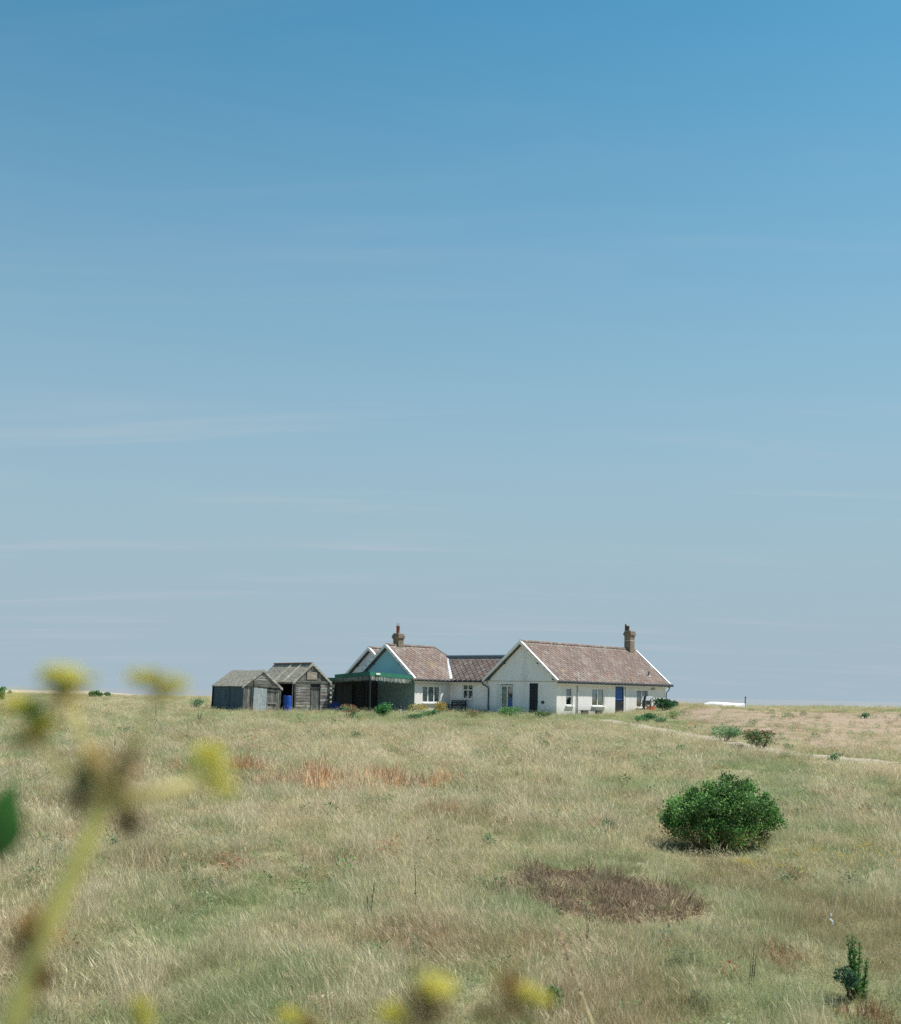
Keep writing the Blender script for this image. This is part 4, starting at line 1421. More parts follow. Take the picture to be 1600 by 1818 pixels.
def shrub(name, label, cat, p, w, h, dpt, nleaf, lsize, cols, lumps=9, seed=1, stems=6, stemcol=(.09, .07, .04), group=None, lift=.12, lean=(0, 0), flowers=None, irregular=.35):
    r_ = np.random.default_rng(seed)
    o = thing(name, label, cat, (p[0], p[1], p[2]), group=group)
    cs_ = []
    for k in range(lumps):
        an = r_.uniform(0, 2 * math.pi); rad = math.sqrt(r_.uniform(.05, 1)) * .62
        zf = r_.uniform(.25, .82) * (1 - .35 * rad)
        cs_.append((math.cos(an) * rad * w / 2, math.sin(an) * rad * dpt / 2, lift + zf * (h - lift), r_.uniform(.22, .42)))
    cs_ = np.array(cs_)
    pick = r_.integers(0, lumps, nleaf)
    q_ = r_.normal(size=(nleaf, 3)); q_ /= np.linalg.norm(q_, axis=1, keepdims=True)
    rad = (r_.random(nleaf) ** (.33 + irregular * .3)) * (1 + irregular * r_.normal(size=nleaf) * .35)
    c = cs_[pick]
    P_ = c[:, :3] + q_ * rad[:, None] * c[:, 3:4] * np.array([w * .62, dpt * .62, h * .62])
    P_[:, 0] += lean[0] * P_[:, 2] / h; P_[:, 1] += lean[1] * P_[:, 2] / h
    P_[:, 2] = np.maximum(P_[:, 2], .02)
    d_ = q_ * .7 + r_.normal(size=(nleaf, 3)) * .6 + np.array([0, 0, .35])
    ci = r_.integers(0, len(cols), nleaf)
    base = np.array(cols)[ci] * r_.uniform(.65, 1.35, (nleaf, 1))
    leaf_cloud(P_, d_, lsize * r_.uniform(.7, 1.3, nleaf), lsize * .55 * r_.uniform(.8, 1.2, nleaf), base, 'foliage', M['leaf'], o, 'stuff')
    b = MB()
    for k in range(stems):
        t = cs_[k % lumps]
        mid = (t[0] * .45 + r_.normal() * w * .04, t[1] * .45, t[2] * .45)
        b.tube([(t[0] * .1, t[1] * .1, -.08), mid, (t[0], t[1], t[2])], [w * .018 + .004, w * .012 + .003, .004], 5, V3(stemcol, r_.uniform(.7, 1.3)))
    b.build('branches', M['bark'], o)
    if flowers:
        fc, nf, fs, zlo = flowers
        pk = r_.integers(0, lumps, nf); c = cs_[pk]
        q2 = r_.normal(size=(nf, 3)); q2[:, 2] = np.abs(q2[:, 2]) + .2; q2 /= np.linalg.norm(q2, axis=1, keepdims=True)
        P2 = c[:, :3] + q2 * c[:, 3:4] * np.array([w * .66, dpt * .66, h * .7])
        P2[:, 2] = np.maximum(P2[:, 2], h * zlo)
        fcol = np.array(fc)[r_.integers(0, len(fc), nf)] * r_.uniform(.75, 1.2, (nf, 1))
        leaf_cloud(P2, q2 + r_.normal(size=(nf, 3)) * .5, fs * r_.uniform(.7, 1.3, nf), fs * .9, fcol, 'flowers', M['petal'], o, 'stuff')
    return o


G1, G2, G3 = (.035, .105, .030), (.055, .15, .042), (.022, .07, .026)
# the wind-shaped bush: built from a branching frame with leaf clumps at the twig ends
bx, by = xat(1283, 18.3), 18.3
bz = H(bx, by)
bush = thing('round_bush', 'dense dark green wind-shaped bush standing alone in the grass at right', 'bush', (bx, by, bz))
r_ = np.random.default_rng(21)
HB, HWB = 1.06, .86
blobs = []
for k in range(400):
    u = r_.uniform(-1, 1); v_ = r_.uniform(-1, 1)
    if u * u + v_ * v_ > 1: continue
    topz = (.87 + .13 * math.exp(-((u - .2) / .35) ** 2) - .14 * max(0, -u - .15) + .04 * max(0, u - .3)) * math.sqrt(max(0, 1 - .62 * u ** 4 - .50 * v_ * v_))
    lowz = .06 + .24 * (u * u) + (.03 if u < -.3 else 0)
    zf = r_.uniform(0, 1) ** .75
    z_ = lowz + (topz - lowz) * zf
    if topz < lowz + .04: continue
    blobs.append((u * HWB * .95, v_ * .72, z_ * HB, r_.uniform(.06, .135)))
for k in range(26):      # loose shoots standing out of the crown
    t = blobs[r_.integers(0, len(blobs))]
    if t[2] > .55 * HB or abs(t[0]) > .55:
        for q in range(2): blobs.append((t[0] * (1 + .03 * q) + r_.normal() * .02, t[1] + r_.normal() * .02, t[2] + .035 + .03 * q, .034 - .008 * q))
blobs = np.array(blobs)
NL = 30000
wt_ = blobs[:, 3] ** 1.6; pk = r_.choice(len(blobs), NL, p=wt_ / wt_.sum())
q_ = r_.normal(size=(NL, 3)); q_ /= np.linalg.norm(q_, axis=1, keepdims=True)
cc = blobs[pk]
P_ = cc[:, :3] + q_ * (r_.random((NL, 1)) ** .4) * cc[:, 3:4] * np.array([1.15, 1.15, .8]) * (1 + .25 * r_.normal(size=(NL, 1)))
ok = P_[:, 2] > .08
P_ = P_[ok]; q_ = q_[ok]; pk2 = pk[ok]
bt = (r_.uniform(.45, 1.5, len(blobs)))[pk2]
cols = np.array([(.10, .235, .058), (.14, .31, .072), (.055, .14, .045), (.24, .38, .10)])[r_.integers(0, 4, len(P_))] * bt[:, None] * r_.uniform(.75, 1.25, (len(P_), 1))
low = P_[:, 2] < .36
dry = low & (r_.random(len(P_)) < .38)
cols[dry] = np.array((.26, .22, .085)) * r_.uniform(.7, 1.2, (dry.sum(), 1))
leaf_cloud(P_, q_ * .6 + r_.normal(size=q_.shape) * .6 + np.array([0, 0, .3]), .040 * r_.uniform(.6, 1.3, len(P_)), .025 * r_.uniform(.7, 1.2, len(P_)), cols, 'foliage', M['leaf'], bush, 'stuff')
b = MB()
for k in range(26):
    t = blobs[r_.integers(0, len(blobs))]
    root = Vector((r_.uniform(-.25, .25), r_.uniform(-.15, .15), -.1))
    tip = Vector(t[:3]); mid = root.lerp(tip, .5) + Vector((r_.normal() * .06, r_.normal() * .06, -.10 * abs(t[0])))
    b.tube([root, root.lerp(mid, .5) + Vector((0, 0, .03)), mid, tip], [.022, .016, .011, .004], 6, V3((.20, .15, .075), r_.uniform(.6, 1.4)))
b.build('branches', M['bark'], bush, True)

# at() distance for a ground pixel
def gY(px, py):
    u, v = uv(px, py)
    Y = 6.0
    while Y < 300:
        if EYE + v * Y / F <= H(u * Y / F, Y): return Y
        Y += .05 if Y < 40 else .2
    return 300



# shrubs and clumps near the buildings
def gp(px, py, Y):
    x = xat(px, Y, py); return (x, Y, H(x, Y))


def scrub(px, py, Y, wpx, hpx, label, cols, nl=700, ls=.09, name='shrub', cat='shrub', seed=1, group=None, flowers=None, lift=.03, lumps=8, dfac=.8):
    Yg = gY(px, py)
    if abs(Yg - Y) < 25: Y = min(Yg, Y)
    k = Y / F
    cols = [tuple(min(.6, q * 1.8) for q in c_) for c_ in cols]
    return shrub(name, label, cat, gp(px, py, Y), wpx * 1.12 * k, hpx * 1.3 * k, wpx * k * dfac, int(nl * 1.3), ls, cols, lumps, seed, 5, group=group, lift=lift, flowers=flowers)


GR = [(.075, .17, .06), (.11, .23, .08), (.05, .12, .05)]
GB = [(.12, .21, .10), (.16, .26, .12), (.08, .15, .075)]
GP = [(.21, .26, .11), (.27, .31, .15), (.15, .21, .09)]
scrub(1181, 1259, 88.5, 46, 19, 'dark green leafy shrub against the right end of the bungalow', [(.03, .085, .035), (.045, .12, .045), (.025, .065, .03)], 1500, .13, seed=5, lumps=10)
scrub(1143, 1284, 74, 46, 15, 'bright green low bush in front of the orange crates', GR + [(.06, .17, .08)], 1100, .10, seed=6)
scrub(1171, 1287, 72, 26, 12, 'small olive tuft of scrub at the start of the gravel path', GB, 450, .08, seed=7)
scrub(1195, 1276, 76, 34, 13, 'grey-green scrub on the slope below the leafy shrub', GP, 450, .08, seed=8)
scrub(1286, 1318, 53, 66, 24, 'long green scrub along the far edge of the gravel path', GB + [(.10, .15, .07)], 1300, .075, seed=9)
scrub(1352, 1331, 48, 62, 30, 'mixed scrub with brown seed heads beside the bend of the path', GR + [(.12, .10, .05), (.16, .10, .06)], 1400, .07, seed=10, flowers=([(.22, .11, .07), (.28, .15, .1)], 260, .06, .7))
scrub(1310, 1336, 46, 34, 15, 'blue-grey low clump below the gravel path', [(.10, .13, .12), (.13, .16, .15), (.09, .11, .08)], 450, .06, seed=11)
scrub(1400, 1334, 46.5, 20, 11, 'tiny dark green clump at the corner of the path', GR, 260, .06, seed=12)
scrub(618, 1281, 76, 38, 26, 'clump of coral red flowers over grey-green leaves in the meadow', GB, 620, .075, 'flowering_plant', 'plant', 13, flowers=([(.50, .13, .09), (.55, .20, .14), (.42, .10, .07)], 240, .06, .5))
scrub(684, 1275, 77, 38, 22, 'vivid green leafy clump in front of the teal gable', [(.05, .15, .045), (.075, .2, .06), (.035, .10, .035)], 900, .11, seed=14)
scrub(750, 1264, 84, 40, 16, 'yellow-flowered bush under the three-pane window', GP, 500, .08, seed=15, flowers=([(.55, .38, .06), (.45, .32, .07), (.5, .42, .12)], 420, .08, .3))
scrub(781, 1262, 84.5, 26, 17, 'golden yellow bush at the left end of the dark bench', GP, 300, .08, seed=16, flowers=([(.58, .38, .05), (.5, .34, .06)], 420, .08, .3))
scrub(733, 1281, 74, 40, 13, 'dark clump low in the grass before the window', GR + [(.03, .05, .04)], 500, .09, seed=17)
scrub(762, 1276, 76, 34, 15, 'mid green clump right of the dark one before the window', GR, 450, .09, seed=18)
scrub(911, 1270, 79, 56, 17, 'light green weeds growing up the near gable by the french door', [(.10, .2, .06), (.13, .24, .08), (.07, .14, .05)], 1000, .10, seed=19)
scrub(966, 1278, 77, 44, 18, 'green and rusty weeds by the near corner of the bungalow', GR + [(.2, .1, .05)], 700, .09, seed=20)
scrub(843, 1275, 77, 40, 14, 'reddish brown weeds below the downpipe', [(.22, .12, .07), (.16, .14, .07), (.10, .14, .05)], 500, .08, seed=22)
scrub(170, 1236, 180, 22, 9, 'larger green shrub far off on the left skyline', GR, 500, .3, seed=23, group='shrubs on the left skyline')
scrub(191, 1234, 200, 11, 5.5, 'smaller green shrub just right of the larger one on the left skyline', GR, 260, .28, seed=24, group='shrubs on the left skyline')
scrub(4, 1231, 220, 16, 11, 'dark shrub at the left edge on the skyline', GR, 260, .32, seed=25, group='shrubs on the left skyline')
scrub(18, 1228.5, 230, 9, 6, 'small dark tuft beside the shrub at the left edge skyline', GR, 160, .26, seed=27, group='shrubs on the left skyline')
scrub(3, 1262, 110, 12, 20, 'green shrub cut by the left edge below the skyline', GR, 300, .16, seed=26)
scrub(1533, 1276, 90, 24, 8, 'lone green tuft on the shingle crest at right', GB, 300, .09, seed=28)
scrub(345, 1259, 88, 40, 20, 'grey-green weeds left of the tarred shed', GB + [(.08, .09, .07)], 500, .09, seed=29)
# dark weeds dotted over the meadow
for i, (px, py, Y, w_, h_, lab) in enumerate((
        (548, 1309, 58, 13, 10, 'small dark weed below the right shed'), (632, 1314, 56, 13, 9, 'dark weed under the coral flowers'),
        (505, 1312, 57, 14, 7, 'flat dull weed left of the small dark weed'), (1028, 1328, 50, 22, 9, 'wide dark weed below the plank bench'),
        (966, 1330, 50, 18, 12, 'green weed left of the wide dark weed'), (917, 1312, 56, 18, 8, 'bright green weed below the french door'),
        (1166, 1337, 46, 8, 9, 'brown dead weed near the gravel path'), (868, 1508, 17.8, 22, 24, 'dark tussock in mid meadow'),
        (1077, 1478, 20, 16, 22, 'dark green tussock left of the round bush'), (202, 1512, 17.6, 18, 20, 'dark green weed behind the blurred stem'),
        (985, 1800, 8.6, 36, 40, 'green tussock at the foot of the dry stalk'), (1210, 1336, 46, 22, 9, 'fresh green weed just below the path'),
        (1487, 1356, 40, 34, 14, 'olive clump right of the path bend'))):
    scrub(px, py, Y, w_, h_, lab, GR if i % 3 else GB, 260, (.035 if Y < 25 else .07), 'weed', 'weed', 40 + i, 'weeds dotted over the meadow')


def spike_plant(p, heights, spread, leafl, leafw, cols, name, label, cat, nleaf=40, lean=0, seed=1, stemcol=(.09, .14, .04), group=None, stemr=.006, top_only=0.0):
    r_ = np.random.default_rng(seed)
    o = thing(name, label, cat, p, group=group)
    for k, h in enumerate(heights):
        x0, y0 = r_.uniform(-spread, spread), r_.uniform(-spread, spread)
        b = MB()
        dx = lean * h + r_.normal() * .03 * h
        pts = [(x0 * .4 + dx * t ** 1.6 + x0 * .6 * t, y0, -.05 + (h + .05) * t) for t in np.linspace(0, 1, 6)]
        b.tube(pts, [stemr, stemr, stemr * .9, stemr * .8, stemr * .6, stemr * .3], 6, V3(stemcol, r_.uniform(.8, 1.2)))
        s_ = b.build('stem', M['stem'], o, True)
        if nleaf:
            n = nleaf
            t = r_.uniform(top_only, 1, n)
            C_ = np.array([[np.interp(q, np.linspace(0, 1, 6), [pp[j] for pp in pts]) for j in range(3)] for q in t])
            an = r_.uniform(0, 2 * math.pi, n)
            D_ = np.stack([np.cos(an), np.sin(an), r_.uniform(.2, 1.1, n)], 1)
            cl = np.array(cols)[r_.integers(0, len(cols), n)] * r_.uniform(.7, 1.3, (n, 1))
            sc_ = (1.15 - .75 * t)
            leaf_cloud(C_, D_, leafl * sc_ * r_.uniform(.7, 1.2, n), leafw * sc_, cl, 'leaves', M['leaf'], s_, 'stuff')
    return o


x, Y = xat(1524, 8.9, 1780), 8.9
spike_plant((x, Y, H(x, Y)), [.50, .47, .44, .42, .30, .38], .075, .055, .018, [(.09, .26, .055), (.14, .34, .075), (.06, .17, .045)], 'dock_plant', 'upright bright green dock spikes in the grass at the lower right', 'plant', 150, -.03, 3)
x, Y = xat(1505, 8.8, 1790), 8.8
shrub('bramble', 'dark bluish leafy weed at the foot of the green dock spikes', 'weed', (x, Y, H(x, Y)), .22, .24, .2, 420, .03, [(.06, .13, .07), (.09, .17, .09)], 6, 51, 4)
x, Y = xat(656, 1645, 12.2), 12.2
x = xat(656, 12.2, 1620)
spike_plant((x, Y, H(x, Y)), [.36, .22], .03, .035, .014, [(.045, .12, .035), (.07, .16, .05)], 'dock_plant', 'small slim green spike standing alone left of the thin dark stem', 'plant', 80, 0, 4)
x = xat(738, 12.4, 1650)
spike_plant((x, 12.4, H(x, 12.4)), [.58], .005, .03, .02, [(.03, .05, .03), (.025, .035, .025)], 'thin_stem', 'thin dark leafless stem with a few black leaves low down in mid meadow', 'plant', 14, .01, 8, (.035, .03, .02), stemr=.004)
for i, (px, py, Y, hs, lab) in enumerate((
        (205, 1320, 38, [.55], 'dark seed stem low between the blurred flower heads'), (277, 1272, 66, [1.05], 'tall thin stake-like stem left of the sheds'),
        (352, 1297, 62, [.55, .65, .5, .7, .4], 'cluster of dark thistle spikes below the tarred shed'), (430, 1294, 62, [.55], 'single dark spike below the corrugated door'),
        (372, 1259, 86, [.5, .6, .45, .55], 'dark spikes in the weeds beside the tarred shed'), (345, 1258, 86, [.4, .5, .45], 'lower dark spikes further left of the tarred shed'),
        (1330, 1758, 9.2, [.34, .28, .22], 'dry brown seed stems in the grass before the rusty patch'), (1042, 1690, 10.6, [.42, .36], 'thin brown stems below the scorched patch'))):
    x = xat(px, Y, py)
    big = Y > 30
    spike_plant((x, Y, H(x, Y)), hs, .3 if (big and len(hs) > 1) else .05, .05 if big else .018, .025 if big else .008, [(.055, .065, .055), (.075, .085, .06), (.05, .045, .03)] if big else [(.12, .07, .04), (.08, .05, .03)],
                'seed_stem', lab, 'plant', 26 if px != 277 else 0, 0, 60 + i, (.06, .05, .035), 'dark seed stems in the meadow', .016 if big else .003, .4)

# the pale dry grass stalk close to the camera
Yk = 2.7
p0 = at(990, 1655, Yk); p1 = at(1052, 1818, Yk)
zb_ = H(p1.x + .05, Yk)
stk = thing('dry_stalk', 'tall pale dry grass stalk rising from the bottom edge right of centre', 'grass stalk', (p1.x + .06, Yk, zb_))
b = MB(); o_ = Vector((p1.x + .06, Yk, zb_))
pts = [Vector((p1.x + .06, Yk, zb_ - .05)), Vector((p1.x + .035, Yk, (zb_ + p1.z) / 2)), p1, at(1022, 1735, Yk), at(1003, 1685, Yk), p0]
b.tube([q - o_ for q in pts], [.003, .003, .0028, .0026, .002, .001], 6, (.75, .64, .42)); b.build('stem', M['stem'], stk, True)
n = 120; t = rng.uniform(.30, 1, n)
pp = [pts[3], at(1012, 1708, Yk), pts[4], p0]
pp = [pts[2], pts[3], pts[4], p0]
C_ = np.array([[np.interp(q, [0, .5, .8, 1], [a[j] - o_[j] for a in pp]) for j in range(3)] for q in t])
D_ = np.array([-.40, 0, 1]) + rng.normal(size=(n, 3)) * .28
leaf_cloud(C_, D_, .020, .005, np.array([(.80, .68, .50), (.70, .55, .40), (.55, .42, .30)])[rng.integers(0, 3, n)], 'seed_head', M['leaf'], stk, 'stuff')

# ------------------------------------------------------------------ grass
GCOL = bpy.data.collections.new('grass_clumps')      # source meshes only, not linked to the scene


def clump(name, n, hmin, hmax, rad, width, bend, seed, lean=-.12, head=0.0, mat='grass'):
    r_ = np.random.default_rng(seed)
    V_, F_, T_ = [], [], []
    for k in range(n):
        an = r_.uniform(0, 2 * math.pi); rr = rad * math.sqrt(r_.random())
        base = np.array([rr * math.cos(an), rr * math.sin(an), -.03])
        h = r_.uniform(hmin, hmax) * (1 - .3 * rr / rad)
        ta = r_.uniform(0, 2 * math.pi)
        dv = np.array([math.cos(ta), math.sin(ta), 0]) * r_.uniform(.1, 1) * bend * h + np.array([lean * h, lean * .2 * h, 0]) * r_.uniform(.3, 1.7)
        sa = r_.uniform(0, math.pi); side = np.array([math.cos(sa), math.sin(sa), 0]) * width * r_.uniform(.7, 1.3)
        i0 = len(V_)
        dr = r_.random() < .15
        for j, t in enumerate((0, .4, .75)):
            c = base + np.array([0, 0, h * (t - .10 * t * t * (3 if dr else 1))]) + dv * t ** 1.8
            wv = side * (1 - .45 * t)
            V_.append(c - wv / 2); V_.append(c + wv / 2)
        tipz = h * (.62 if dr else .94)
        V_.append(base + np.array([0, 0, tipz]) + dv * 1.05)
        F_ += [(i0, i0 + 1, i0 + 3), (i0, i0 + 3, i0 + 2), (i0 + 2, i0 + 3, i0 + 5), (i0 + 2, i0 + 5, i0 + 4), (i0 + 4, i0 + 5, i0 + 6)]
        tn = (r_.random(), r_.random(), r_.random())
        T_ += [tn] * 5
        if r_.random() < head:
            i1 = len(V_); tip = V_[i0 + 6]; d = dv * .25 + np.array([0, 0, .07])
            V_ += [tip - d * .2, tip + d * .4 + side * 1.1, tip + d * 1.1, tip + d * .4 - side * 1.1]
            F_ += [(i1, i1 + 1, i1 + 2), (i1, i1 + 2, i1 + 3)]
            T_ += [(.8, .95, 0)] * 2
    me = bpy.data.meshes.new(name)
    me.from_pydata([tuple(v) for v in V_], [], F_)
    a = me.color_attributes.new('tint', 'FLOAT_COLOR', 'CORNER')
    a.data.foreach_set('color', np.repeat(np.concatenate([np.array(T_), np.ones((len(T_), 1))], 1), 3, axis=0).astype(np.float32).ravel())
    me.materials.append(M[mat])
    o = bpy.data.objects.new(name, me)
    GCOL.objects.link(o)
    return o


clump('clump_a', 150, .12, .32, .20, .0024, .8, 1, -.18, head=.12)
clump('clump_b', 150, .10, .28, .22, .0024, 1.1, 2, -.14, head=.1)
clump('clump_c', 120, .18, .42, .17, .0025, .7, 3, -.26, head=.3)
clump('clump_d', 150, .08, .22, .22, .0028, 1.0, 4, -.1, head=.0)
clump('clump_e', 130, .05, .17, .20, .0038, 1.3, 5, -.05, head=.0)
clump('clump_f', 34, .30, .55, .15, .0024, .55, 6, -.34, head=.7)
WCOL = bpy.data.collections.new('weed_clumps')
_g = GCOL; GCOL = WCOL
clump('weed_a', 70, .18, .46, .18, .008, .35, 11, -.04, mat='weed')
clump('weed_b', 70, .14, .36, .2, .008, .5, 12, -.06, mat='weed')
clump('weed_c', 60, .03, .10, .2, .009, 1.6, 13, 0, mat='weed')
GCOL = _g


def scatter_object(name, P, rot, scl, kind_idx, tintv, coll, **tags):
    me = bpy.data.meshes.new(name)
    n = len(P)
    me.vertices.add(n); me.vertices.foreach_set('co', P.astype(np.float32).ravel())
    a = me.attributes.new('rot', 'FLOAT_VECTOR', 'POINT'); a.data.foreach_set('vector', rot.astype(np.float32).ravel())
    a = me.attributes.new('scl', 'FLOAT_VECTOR', 'POINT'); a.data.foreach_set('vector', scl.astype(np.float32).ravel())
    a = me.attributes.new('pick', 'INT', 'POINT'); a.data.foreach_set('value', kind_idx.astype(np.int32))
    a = me.attributes.new('clump_tint', 'FLOAT_COLOR', 'POINT')
    a.data.foreach_set('color', np.concatenate([tintv, np.ones((n, 1))], 1).astype(np.float32).ravel())
    o = bpy.data.objects.new(name, me); link(o)
    ng = bpy.data.node_groups.new(name + '_nodes', 'GeometryNodeTree')
    ng.interface.new_socket('Geometry', in_out='INPUT', socket_type='NodeSocketGeometry')
    ng.interface.new_socket('Geometry', in_out='OUTPUT', socket_type='NodeSocketGeometry')
    gi = ng.nodes.new('NodeGroupInput'); go = ng.nodes.new('NodeGroupOutput')
    ci = ng.nodes.new('GeometryNodeCollectionInfo'); ci.inputs['Collection'].default_value = coll
    ci.inputs['Separate Children'].default_value = True; ci.inputs['Reset Children'].default_value = True
    ip = ng.nodes.new('GeometryNodeInstanceOnPoints'); ip.inputs['Pick Instance'].default_value = True

    def na(nm, ty):
        q = ng.nodes.new('GeometryNodeInputNamedAttribute'); q.data_type = ty; q.inputs['Name'].default_value = nm
        return q.outputs['Attribute']
    L = ng.links.new
    er = ng.nodes.new('FunctionNodeEulerToRotation'); L(na('rot', 'FLOAT_VECTOR'), er.inputs[0])
    L(gi.outputs[0], ip.inputs['Points']); L(ci.outputs[0], ip.inputs['Instance'])
    L(na('pick', 'INT'), ip.inputs['Instance Index']); L(er.outputs[0], ip.inputs['Rotation']); L(na('scl', 'FLOAT_VECTOR'), ip.inputs['Scale'])
    L(ip.outputs[0], go.inputs[0])
    md = o.modifiers.new('scatter', 'NODES'); md.node_group = ng
    tag(o, **tags)
    return o


def house_free(x, y):
    """true where grass may grow: not inside the buildings"""
    qx, qy = x - P0.x, y - Y0
    lx = qx * e1.x + qy * e1.y; ly = qx * e2.x + qy * e2.y
    inn = (lx > -WB) & (lx < .1) & (ly > -.1) & (ly < LB + .1)
    inn |= (lx > XC - WA) & (lx < XC + .1) & (ly > YA0 - .1) & (ly < 4)
    inn |= (lx > XC - .1) & (lx < -WB) & (ly > 0) & (ly < 4)
    inn |= (lx > XCm - 2.6) & (lx < XCm + 2.6) & (ly > .1) & (ly < 6.3)
    inn |= (lx > xL1) & (lx < XC) & (ly > yF + .3) & (ly < YA0)
    for s, W_, L_ in ((s1p, W1, L1), (s2p, W2, L2)):
        ax = (x - s.x) * math.cos(PHI) + (y - s.y) * math.sin(PHI); ay = -(x - s.x) * math.sin(PHI) + (y - s.y) * math.cos(PHI)
        inn |= (ax > -.05) & (ax < W_ + .05) & (ay > -.02) & (ay < L_)
    return ~inn


def band(y0, y1, dens, r_):
    wl, wr = .47, .47
    A = (wl + wr) * (y1 * y1 - y0 * y0) / 2 + 3 * (y1 - y0)
    n = int(A * dens)
    y = np.sqrt(r_.uniform(y0 * y0, y1 * y1, n))
    x = r_.uniform(-1, 1, n) * (.47 * y + 1.2)
    return x, y


gr = np.random.default_rng(99)
bands = [(5.2, 12, 60), (12, 18, 42), (18, 28, 24), (28, 45, 11), (45, 70, 5.2), (70, 112, 3.2), (112, 262, .32)]
gx, gy, gs = [], [], []
for (a, c_, d) in bands:
    x, y = band(a, c_, d, gr); gx.append(x); gy.append(y); gs.append(np.full(len(x), math.sqrt(42 / d)))
gx = np.concatenate(gx); gy = np.concatenate(gy); gs = np.concatenate(gs)
keep = house_free(gx, gy)
shm = shingle_mask(gx, gy); bm_ = bare_mask(gx, gy); pd = np.minimum(path_dist(gx, gy), np.minimum(path_dist(gx, gy + 1.3), path_dist(gx, gy + 2.5)))
keep &= gr.random(len(gx)) > np.clip(shm * 1.25 - .3, 0, .84) * (gy < 150)
keep &= (pd > .75) | (gr.random(len(gx)) < .05)
keep &= gr.random(len(gx)) > np.clip(bm_ * 1.7 - .1, 0, .92)
bd_ = ((gx - bx) / .8) ** 2 + ((gy - by) / .6) ** 2
keep &= bd_ > .35
sd_ = ((gx - bx + .30) / .95) ** 2 + ((gy - by + .62) / .62) ** 2
keep &= (sd_ > 1) | (gr.random(len(gx)) < .22)
gx, gy, gs, shm, sd_ = gx[keep], gy[keep], gs[keep], shm[keep], sd_[keep]
N_ = len(gx)
gz_ = hgt(gx, gy)
n1 = fbm(gx * .8 + 4, gy * .45 + 1, 4); n2 = fbm(gx * .13 + 31, gy * .07 + 7, 3); n3 = fbm(gx * 1.7 + 11, gy * 1.2 + 3, 3); n4 = fbm(gx * .8 + 70, gy * .5 + 20, 3)
green = smooth(.42, .60, n1 * .55 + n2 * .33 + gr.normal(0, .10, N_) + .085)
brown = smooth(.58, .71, n4 + gr.normal(0, .04, N_))
pale = smooth(.50, .64, n3 + gr.normal(0, .05, N_))
straw = np.array([.57, .465, .285]); strawp = np.array([.80, .68, .51]); grn = np.array([.255, .33, .115]); sage = np.array([.40, .43, .235]); brn = np.array([.34, .215, .12])
gcol = grn[None] * (1 - n2[:, None]) * 1.0 + sage[None] * n2[:, None]
c = straw[None] * (1 - green[:, None]) + gcol * green[:, None]
c = c * (1 - .55 * pale[:, None] * (1 - green[:, None])) + strawp[None] * (.55 * pale[:, None] * (1 - green[:, None]))
c = c * (1 - .55 * brown[:, None]) + brn[None] * .55 * brown[:, None]
# greener, lusher strip along the front of the house
lush = np.exp(-((gy - 76) / 8) ** 2) * smooth(-11, -4, gx) * (1 - smooth(13, 18, gx)) * (.55 + .9 * n1)
c = c * (1 - .6 * lush[:, None]) + np.array([.20, .30, .10]) * .6 * lush[:, None]
c *= gr.uniform(.82, 1.2, (N_, 1))
kfar = gy > 48
kidx = np.where(green > .62, gr.choice([1, 3, 4, 3], N_), gr.choice([0, 1, 2, 0, 5, 3], N_))
kidx[kfar & (kidx == 5)] = 0
sxy = np.minimum(gs, 2.4) * gr.uniform(.8, 1.25, N_)
sz = gr.uniform(.7, 1.25, N_) * (1 + .18 * (gs - 1)) * (.30 + 1.15 * n3)
sz = sz * np.where(gr.random(N_) < .05, 1.45, 1.0) * np.where(sd_ < 1.15, .5, 1.0)
sz = sz * (1 - .35 * np.clip(shm, 0, 1)) * (1 - .30 * smooth(50, 70, gy)) * (1 - .25 * smooth(84, 100, gy))
tlt = (fbm(gx * .9 + 13, gy * .6 + 41, 2) - .5) * 1.1 - .05
rot = np.stack([(fbm(gx * .8 + 3, gy * .7 + 77, 2) - .5) * .8 + gr.normal(0, .1, N_), tlt + gr.normal(0, .14, N_), gr.normal(0, 1.3, N_)], 1)
# keep the bottom-centre foreground from blocking the lens
scatter_object('meadow_grass', np.stack([gx, gy, gz_], 1), rot, np.stack([sxy, sxy, sz * np.minimum(1.12, np.sqrt(gs))], 1), kidx, c, GCOL,
               label='long dry meadow grass, straw and green, covering the whole field', cat='grass', kind='stuff')


# low broad-leaved weeds and dead tufts mixed through the grass
LCOL = bpy.data.collections.new('weed_rosettes')
def rosette(name, n, rad, h, L, W, seed):
    r_ = np.random.default_rng(seed)
    V_, F_, T_ = [], [], []
    for k in range(n):
        an = r_.uniform(0, 6.283); rr = rad * math.sqrt(r_.random()) * .6; z0 = h * r_.random()
        c = np.array([rr * math.cos(an), rr * math.sin(an), z0]); d = np.array([math.cos(an), math.sin(an), r_.uniform(.1, 1.1)]); d /= np.linalg.norm(d)
        sd = np.array([-math.sin(an), math.cos(an), r_.uniform(-.3, .3)]) * W * r_.uniform(.6, 1.3); l = L * r_.uniform(.6, 1.3)
        i0 = len(V_); V_ += [c, c + d * l * .45 + sd / 2, c + d * l - np.array([0, 0, l * .2]), c + d * l * .45 - sd / 2]
        F_ += [(i0, i0 + 1, i0 + 2), (i0, i0 + 2, i0 + 3)]; T_ += [(r_.random(), 0, 0)] * 2
    me = bpy.data.meshes.new(name); me.from_pydata([tuple(v) for v in V_], [], F_)
    a = me.color_attributes.new('tint', 'FLOAT_COLOR', 'CORNER')
    a.data.foreach_set('color', np.repeat(np.concatenate([np.array(T_), np.ones((len(T_), 1))], 1), 3, axis=0).astype(np.float32).ravel())
    me.materials.append(M['weed']); LCOL.objects.link(bpy.data.objects.new(name, me))
